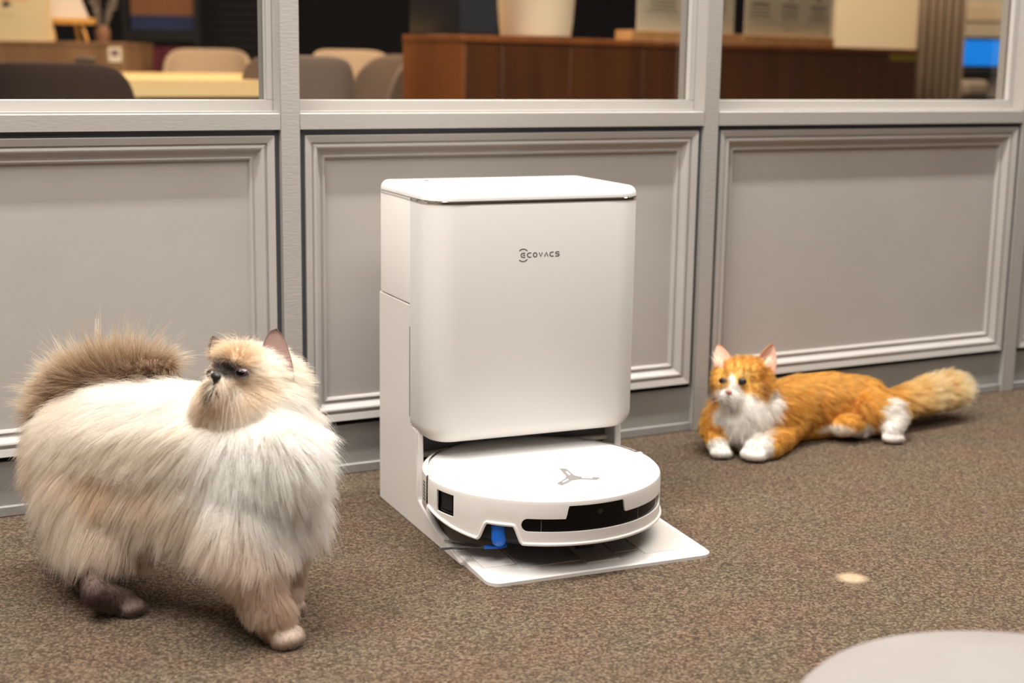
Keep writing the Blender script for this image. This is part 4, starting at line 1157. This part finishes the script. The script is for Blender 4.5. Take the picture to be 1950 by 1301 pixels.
    ear('ear', A(396, 686, 1.850), A(438, 676, 1.868), A(404, 640, 1.872), nrm(-RH * .9 - FH * .4 + np.array([0, 0, .1])), m_eo, m_ei, o, .4)
    return o
cat_one()

# ---- cat two: orange and white, lying by the wall
def cat_two():
    b = Blob()
    ch = lambda L: b.chain([(A(x, y, D), r * D / FPX) for x, y, D, r in L])
    # trunk on the floor
    ch([(1470, 790, 2.80, 52), (1520, 776, 2.85, 60), (1580, 770, 2.885, 60), (1635, 772, 2.90, 56), (1672, 786, 2.90, 46)])
    ch([(1475, 812, 2.80, 36), (1530, 806, 2.835, 34), (1590, 800, 2.86, 34)])
    ch([(1418, 758, 2.755, 50), (1422, 800, 2.745, 48), (1418, 828, 2.735, 36)])
    ch([(1386, 778, 2.75, 32), (1384, 800, 2.745, 30)]); ch([(1404, 780, 2.725, 28), (1402, 815, 2.712, 28)])
    ch([(1452, 786, 2.775, 50), (1480, 786, 2.80, 52)])
    # head
    ch([(1414, 728, 2.75, 42), (1428, 728, 2.765, 43)])
    ch([(1385, 744, 2.735, 25), (1380, 750, 2.74, 22)]); ch([(1436, 744, 2.743, 31), (1450, 746, 2.757, 29)])
    ch([(1376, 712, 2.75, 19), (1374, 730, 2.745, 20)])
    ch([(1405, 712, 2.735, 30), (1428, 712, 2.745, 31)])
    b.ball(A(1381, 753, 2.693), .0125); b.ball(A(1398, 755, 2.690), .0135); b.ball(A(1389, 766, 2.698), .0115)
    ch([(1397, 724, 2.712, 13), (1390, 744, 2.690, 9)])
    # forelegs
    pl_ = on_z(1372, 856, .016); pr_ = on_z(1437, 858, .019)
    ch([(1375, 790, 2.75, 30), (1360, 815, 2.735, 25)]); b.chain([(A(1360, 815, 2.735), .0245), (on_z(1366, 845, .024), .0215), (pl_, .0175)])
    ch([(1496, 815, 2.79, 36), (1488, 836, 2.755, 25)]); b.chain([(A(1490, 838, 2.745), .024), (on_z(1466, 852, .021), .0225), (pr_, .0215)])
    d1 = nrm(-FH * 1.0 - RH * .05); s1 = np.array([-d1[1], d1[0], 0])
    for s in (-1.4, -.5, .5, 1.4): b.ball(pl_ + d1 * (.013 if abs(s) < 1 else .009) + s1 * s * .0088 + np.array([0, 0, -.005]), .0088)
    d2 = nrm(-FH * .9 - RH * .5); s2 = np.array([-d2[1], d2[0], 0])
    for s in (-1.4, -.5, .5, 1.4): b.ball(pr_ + d2 * (.016 if abs(s) < 1 else .011) + s2 * s * .0105 + np.array([0, 0, -.006]), .0105)
    # haunch and hind legs
    ch([(1650, 785, 2.86, 46), (1680, 790, 2.85, 38), (1704, 782, 2.84, 22)])
    h1 = on_z(1699, 826, .018)
    b.chain([(A(1708, 778, 2.84), .017), (A(1702, 802, 2.83), .021), (h1 + np.array([0, 0, .008]), .0215), (h1, .0195)])
    for s in (-1.3, -.45, .45, 1.3): b.ball(h1 + d1 * (.014 if abs(s) < 1 else .010) + s1 * s * .0095 + np.array([0, 0, -.006]), .0095)
    h2 = on_z(1636, 818, .018); 
    b.chain([(A(1600, 812, 2.82), .022), (A(1622, 812, 2.81), .019), (h2, .0165)])
    for s in (-1, 0, 1): b.ball(h2 + nrm(RH - FH * .5) * .010 + np.array([0, 0, s * .009]) - FH * .004, .0082)
    # tail
    tl = [(1680, 775, 2.90, 32), (1720, 765, 2.935, 25), (1760, 757, 2.97, 24), (1800, 746, 3.00, 25), (1818, 740, 3.015, 16)]
    ch(tl); TL = np.array([A(x, y, D) for x, y, D, r in tl])
    o = b.build('orange_cat', .003, 10); o.data.materials.append(m_skin)
    tag(o, 'orange and white cat lying on the carpet against the panelled wall', 'cat')

    org = srgb(236, 184, 96); orgd = srgb(192, 124, 48); pale = srgb(244, 206, 142); white = srgb(250, 244, 236); brown = srgb(184, 138, 82); cream = srgb(248, 224, 180)
    pink = srgb(206, 140, 130)
    HC = A(1420, 728, 2.75)
    def coat(P):
        n1 = vnoise(P, 90, 11); n2 = vnoise(P, 200, 12); z = P[:, 2]; u = (P - HC) @ RH
        st_ = .5 + .5 * np.sin(u * 300 + 5 * n1 + z * 60)
        c = np.tile(org, (len(P), 1)); c = mixc(c, orgd, np.clip(st_ * 1.3 - .55, 0, 1) * .55 * n1 + .15 * n2)
        c = mixc(c, pale, soft(ed(P, A(1560, 735, 2.85), (.09, .1, .02), VIEW), .2, 1.4) * .25)
        c = mixc(c, orgd, soft(ed(P, A(1645, 785, 2.80), (.035, .1, .03), VIEW), .2, 1.3) * .5 * n2)
        c = mixc(c, orgd * .8, soft(ed(P, A(1500, 838, 2.74), (.045, .08, .018), VIEW), .3, 1.3) * .5 * (.4 + .6 * st_))
        # tail towards a pale tip
        tt_ = np.clip(((P - TL[0]) @ RH) / ((TL[-1] - TL[0]) @ RH), 0, 1.2); far = ((P - TL[0]) @ RH > 0.015) & (P @ FH > (A(1700, 780, 2.875) @ FH))
        c = mixc(c, cream, np.clip((tt_ - .12) / .5, 0, 1) * far * (.9 - .35 * (np.sin(tt_ * 17) > .5)))
        # white bib and belly
        c = mixc(c, white, soft(ed(P, A(1418, 800, 2.70), (.060, .06, .050), VIEW), .8, 1.08))
        c = mixc(c, white, soft(ed(P, A(1478, 770, 2.715), (.020, .05, .026), VIEW), .7, 1.15) )
        c = mixc(c, white, soft(ed(P, A(1410, 840, 2.69), (.035, .05, .026), VIEW), .8, 1.1))
        c = mixc(c, white, soft(ed(P, A(1595, 822, 2.80), (.04, .08, .014), VIEW), .5, 1.2) * .9)
        # forelegs orange, paws white
        c = mixc(c, org, soft(ed(P, on_z(1362, 828, .036), (.022, .05, .022), VIEW), .8, 1.1))
        c = mixc(c, orgd, soft(ed(P, on_z(1362, 828, .036), (.022, .05, .022), VIEW), .7, 1.0) * (np.sin(z * 420) > .3) * .6)
        for q, rd in ((pl_, (.028, .034, .0235)), (pr_, (.034, .040, .034)), (h1 + np.array([0, 0, .024]), (.028, .045, .050)), (h2 + RH * -.006, (.036, .045, .028))):
            c = mixc(c, white, soft(ed(P, q, rd, VIEW), .9, 1.1))
        c = mixc(c, pink, soft(ed(P, h2 + RH * .018 - FH * .008, (.006, .008, .008), VIEW), .5, 1.1) * .8)
        # head
        c = mixc(c, brown, soft(ed(P, A(1446, 745, 2.715), (.026, .03, .024), VIEW), .3, 1.15) * .75 * (.5 + .5 * n2))
        c = mixc(c, brown, soft(ed(P, A(1366, 748, 2.72), (.012, .03, .022), VIEW), .3, 1.2) * .7)
        c = mixc(c, pale, soft(ed(P, A(1418, 714, 2.70), (.016, .02, .006), VIEW), .4, 1.3) * .7)
        fu = (P - A(1397, 700, 2.70)) @ RH; hz = (z > A(1400, 712, 2.71)[2]) & (ed(P, HC, (.055, .06, .06), VIEW) < 1.25)
        c = mixc(c, orgd, hz * (np.sin(fu * 420) > .35) * .55)
        c = mixc(c, white, soft(ed(P, A(1396, 732, 2.685), (.0075, .03, .022), VIEW), .8, 1.12))
        c = mixc(c, white, soft(ed(P, A(1390, 757, 2.685), (.021, .03, .017), VIEW), .85, 1.1))
        c = mixc(c, white, soft(ed(P, A(1415, 757, 2.69), (.016, .02, .010), VIEW), .7, 1.15))
        return c
    me = o.data; V = np.empty(len(me.vertices) * 3, np.float32); me.vertices.foreach_get('co', V); V = V.reshape(-1, 3).astype(float)
    set_coat(me, coat(V) * .92)
    nose_c = A(1388, 746, 2.683)
    def fn(P, Q):
        n = len(P); z = P[:, 2]
        g = np.tile(RH * .9 + FH * .2 + np.array([0, 0, -.55]), (n, 1)); L = np.full(n, .021) * rng.uniform(.6, 1.2, n); lift = np.full(n, .36); sag = np.full(n, .2); keep = np.ones(n)
        wc = soft(ed(P, A(1420, 800, 2.72), (.062, .06, .06), VIEW), .8, 1.2)
        g = g * (1 - wc[:, None]) + (np.array([0, 0, -1.]) + ((P - A(1412, 800, 2.72)) @ RH)[:, None] * RH * 9) * wc[:, None]; L += wc * .006; lift = lift + wc * .25
        wp = np.clip((.05 - z) / .025, 0, 1); L = L * (1 - wp) + .005 * wp; lift = lift * (1 - wp * .4)
        hd_ = np.linalg.norm(P - nose_c, axis=1); wh = soft(ed(P, HC, (.058, .06, .052), VIEW), 1.0, 1.25)
        gh = nrm(P - nose_c) + np.array([0, 0, -.2]); g = g * (1 - wh[:, None]) + gh * wh[:, None]
        Lh = np.clip(.0014 + (hd_ - .014) * .18, .0014, .014); L = L * (1 - wh) + Lh * wh; lift = lift * (1 - wh) + .2 * wh; sag = sag * (1 - wh)
        far = ((P - TL[0]) @ RH > 0.02) & (P @ FH > (A(1715, 780, 2.885) @ FH)); tt_ = np.clip(((P - TL[0]) @ RH) / ((TL[-1] - TL[0]) @ RH), 0, 1)
        wt = far * np.clip(tt_ * 2.2, 0, 1)
        L += wt * .016; lift += wt * .35; g = g * (1 - wt[:, None]) + (RH * 1.0 + np.array([0, 0, .1])) * wt[:, None]; sag *= (1 - wt)
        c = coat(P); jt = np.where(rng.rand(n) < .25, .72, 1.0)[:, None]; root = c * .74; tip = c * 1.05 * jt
        for e in (A(1377, 725, 2.705), A(1412, 727, 2.70)): keep *= np.linalg.norm(P - e, axis=1) > .0105
        keep *= np.linalg.norm(P - nose_c, axis=1) > .005
        return dict(keep=keep, length=L, groom=g, lift=lift, sag=sag, root=root, tip=tip)
    rng = np.random.RandomState(9)
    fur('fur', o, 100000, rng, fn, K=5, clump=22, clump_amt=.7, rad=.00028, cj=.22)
    m_nose = mat('pink_nose', (196, 122, 112), .45); m_iris = mat('dark_iris', (50, 28, 16), .3); m_scl = mat('eye_rim_dark', (26, 18, 14), .5)
    FD = nrm(-RH * math.sin(.5) - FH * math.cos(.5) + np.array([0, 0, -.06])); SD = nrm(np.cross(FD, [0, 0, 1.])); UP = np.cross(SD, FD)
    eye('eye', A(1377, 726, 2.7085), .0088, nrm(FD - RH * .25), o, (m_scl, m_iris), pupil_r=.7, squash=.7, mp=m_scl, flat=.5)
    eye('eye', A(1411.5, 726.5, 2.7045), .0094, nrm(FD + RH * .2), o, (m_scl, m_iris), pupil_r=.7, squash=.7, mp=m_scl, flat=.5)
    b2 = Blob(); nc = A(1388, 746.5, 2.679)
    b2.ball(nc, .0052, (1.35, .7, .7), (SD, FD, UP)); b2.ball(nc - UP * .003, .003, (.8, .7, 1.1), (SD, FD, UP))
    no = b2.build('nose', .0007, 3); no.parent = o; no.data.materials.append(m_nose)
    m0 = nc - UP * .004
    tubeobj('mouth', [m0, m0 - UP * .006 + FD * .0005, m0 - UP * .010 + SD * .007 - FD * .002], [.0009, .0010, .0006], mat('mouth_mauve', (150, 98, 104), .5), o, 8)
    tubeobj('mouth', [m0 - UP * .006 + FD * .0005, m0 - UP * .010 - SD * .006 - FD * .002], [.0010, .0006], mat('mouth_mauve', (150, 98, 104), .5), o, 8)
    wr = [A(1402 + 2 * (i % 4), 752 + 2 * (i % 5), 2.683) for i in range(10)]
    wd_ = [RH * (.040 + .005 * (i % 3)) - np.array([0, 0, .018 + .005 * (i % 5)]) - FH * .014 for i in range(10)]
    wr += [A(1378 - 2 * (i % 3), 752 + 2 * i, 2.686) for i in range(5)]; wd_ += [-RH * .038 - np.array([0, 0, -.004 + .005 * i]) - FH * .010 for i in range(5)]
    whiskers(wr, wd_, o)
    m_eo = mat('orange_ear_back', (222, 152, 74), .9, spec=.1); m_ei = mat('pink_ear_inside', (232, 182, 160), .8, spec=.1)
    f_ = nrm(-FH * 1. - RH * .15)
    ear('ear', A(1436, 697, 2.752), A(1476, 714, 2.768), A(1472, 655, 2.765), nrm(f_ + RH * .3), m_eo, m_ei, o, .4, .002)
    ear('ear', A(1361, 704, 2.748), A(1395, 690, 2.748), A(1366, 656, 2.760), nrm(f_ - RH * .4), m_eo, m_ei, o, .4, .002)
    # pale tufts in the ears
    bm = bmesh.new(); rnd = random.Random(2)
    for base, tp_ in ((A(1448, 706, 2.742), A(1470, 682, 2.745)), (A(1374, 702, 2.742), A(1366, 680, 2.748))):
        for i in range(46):
            s0 = Vector(base) + Vector([rnd.gauss(0, .005) for _ in range(3)]); e = Vector(tp_) + Vector([rnd.gauss(0, .006) for _ in range(3)])
            tube(bm, [s0, (s0 + e) / 2 - Vector(FH) * .002, e], [.00045, .0004, .0001], 4)
    t_ = bmobj('ear_tuft', bm, mat('ear_tuft_fur', (246, 228, 206), .8), o); t_['kind'] = 'stuff'
    return o
cat_two()
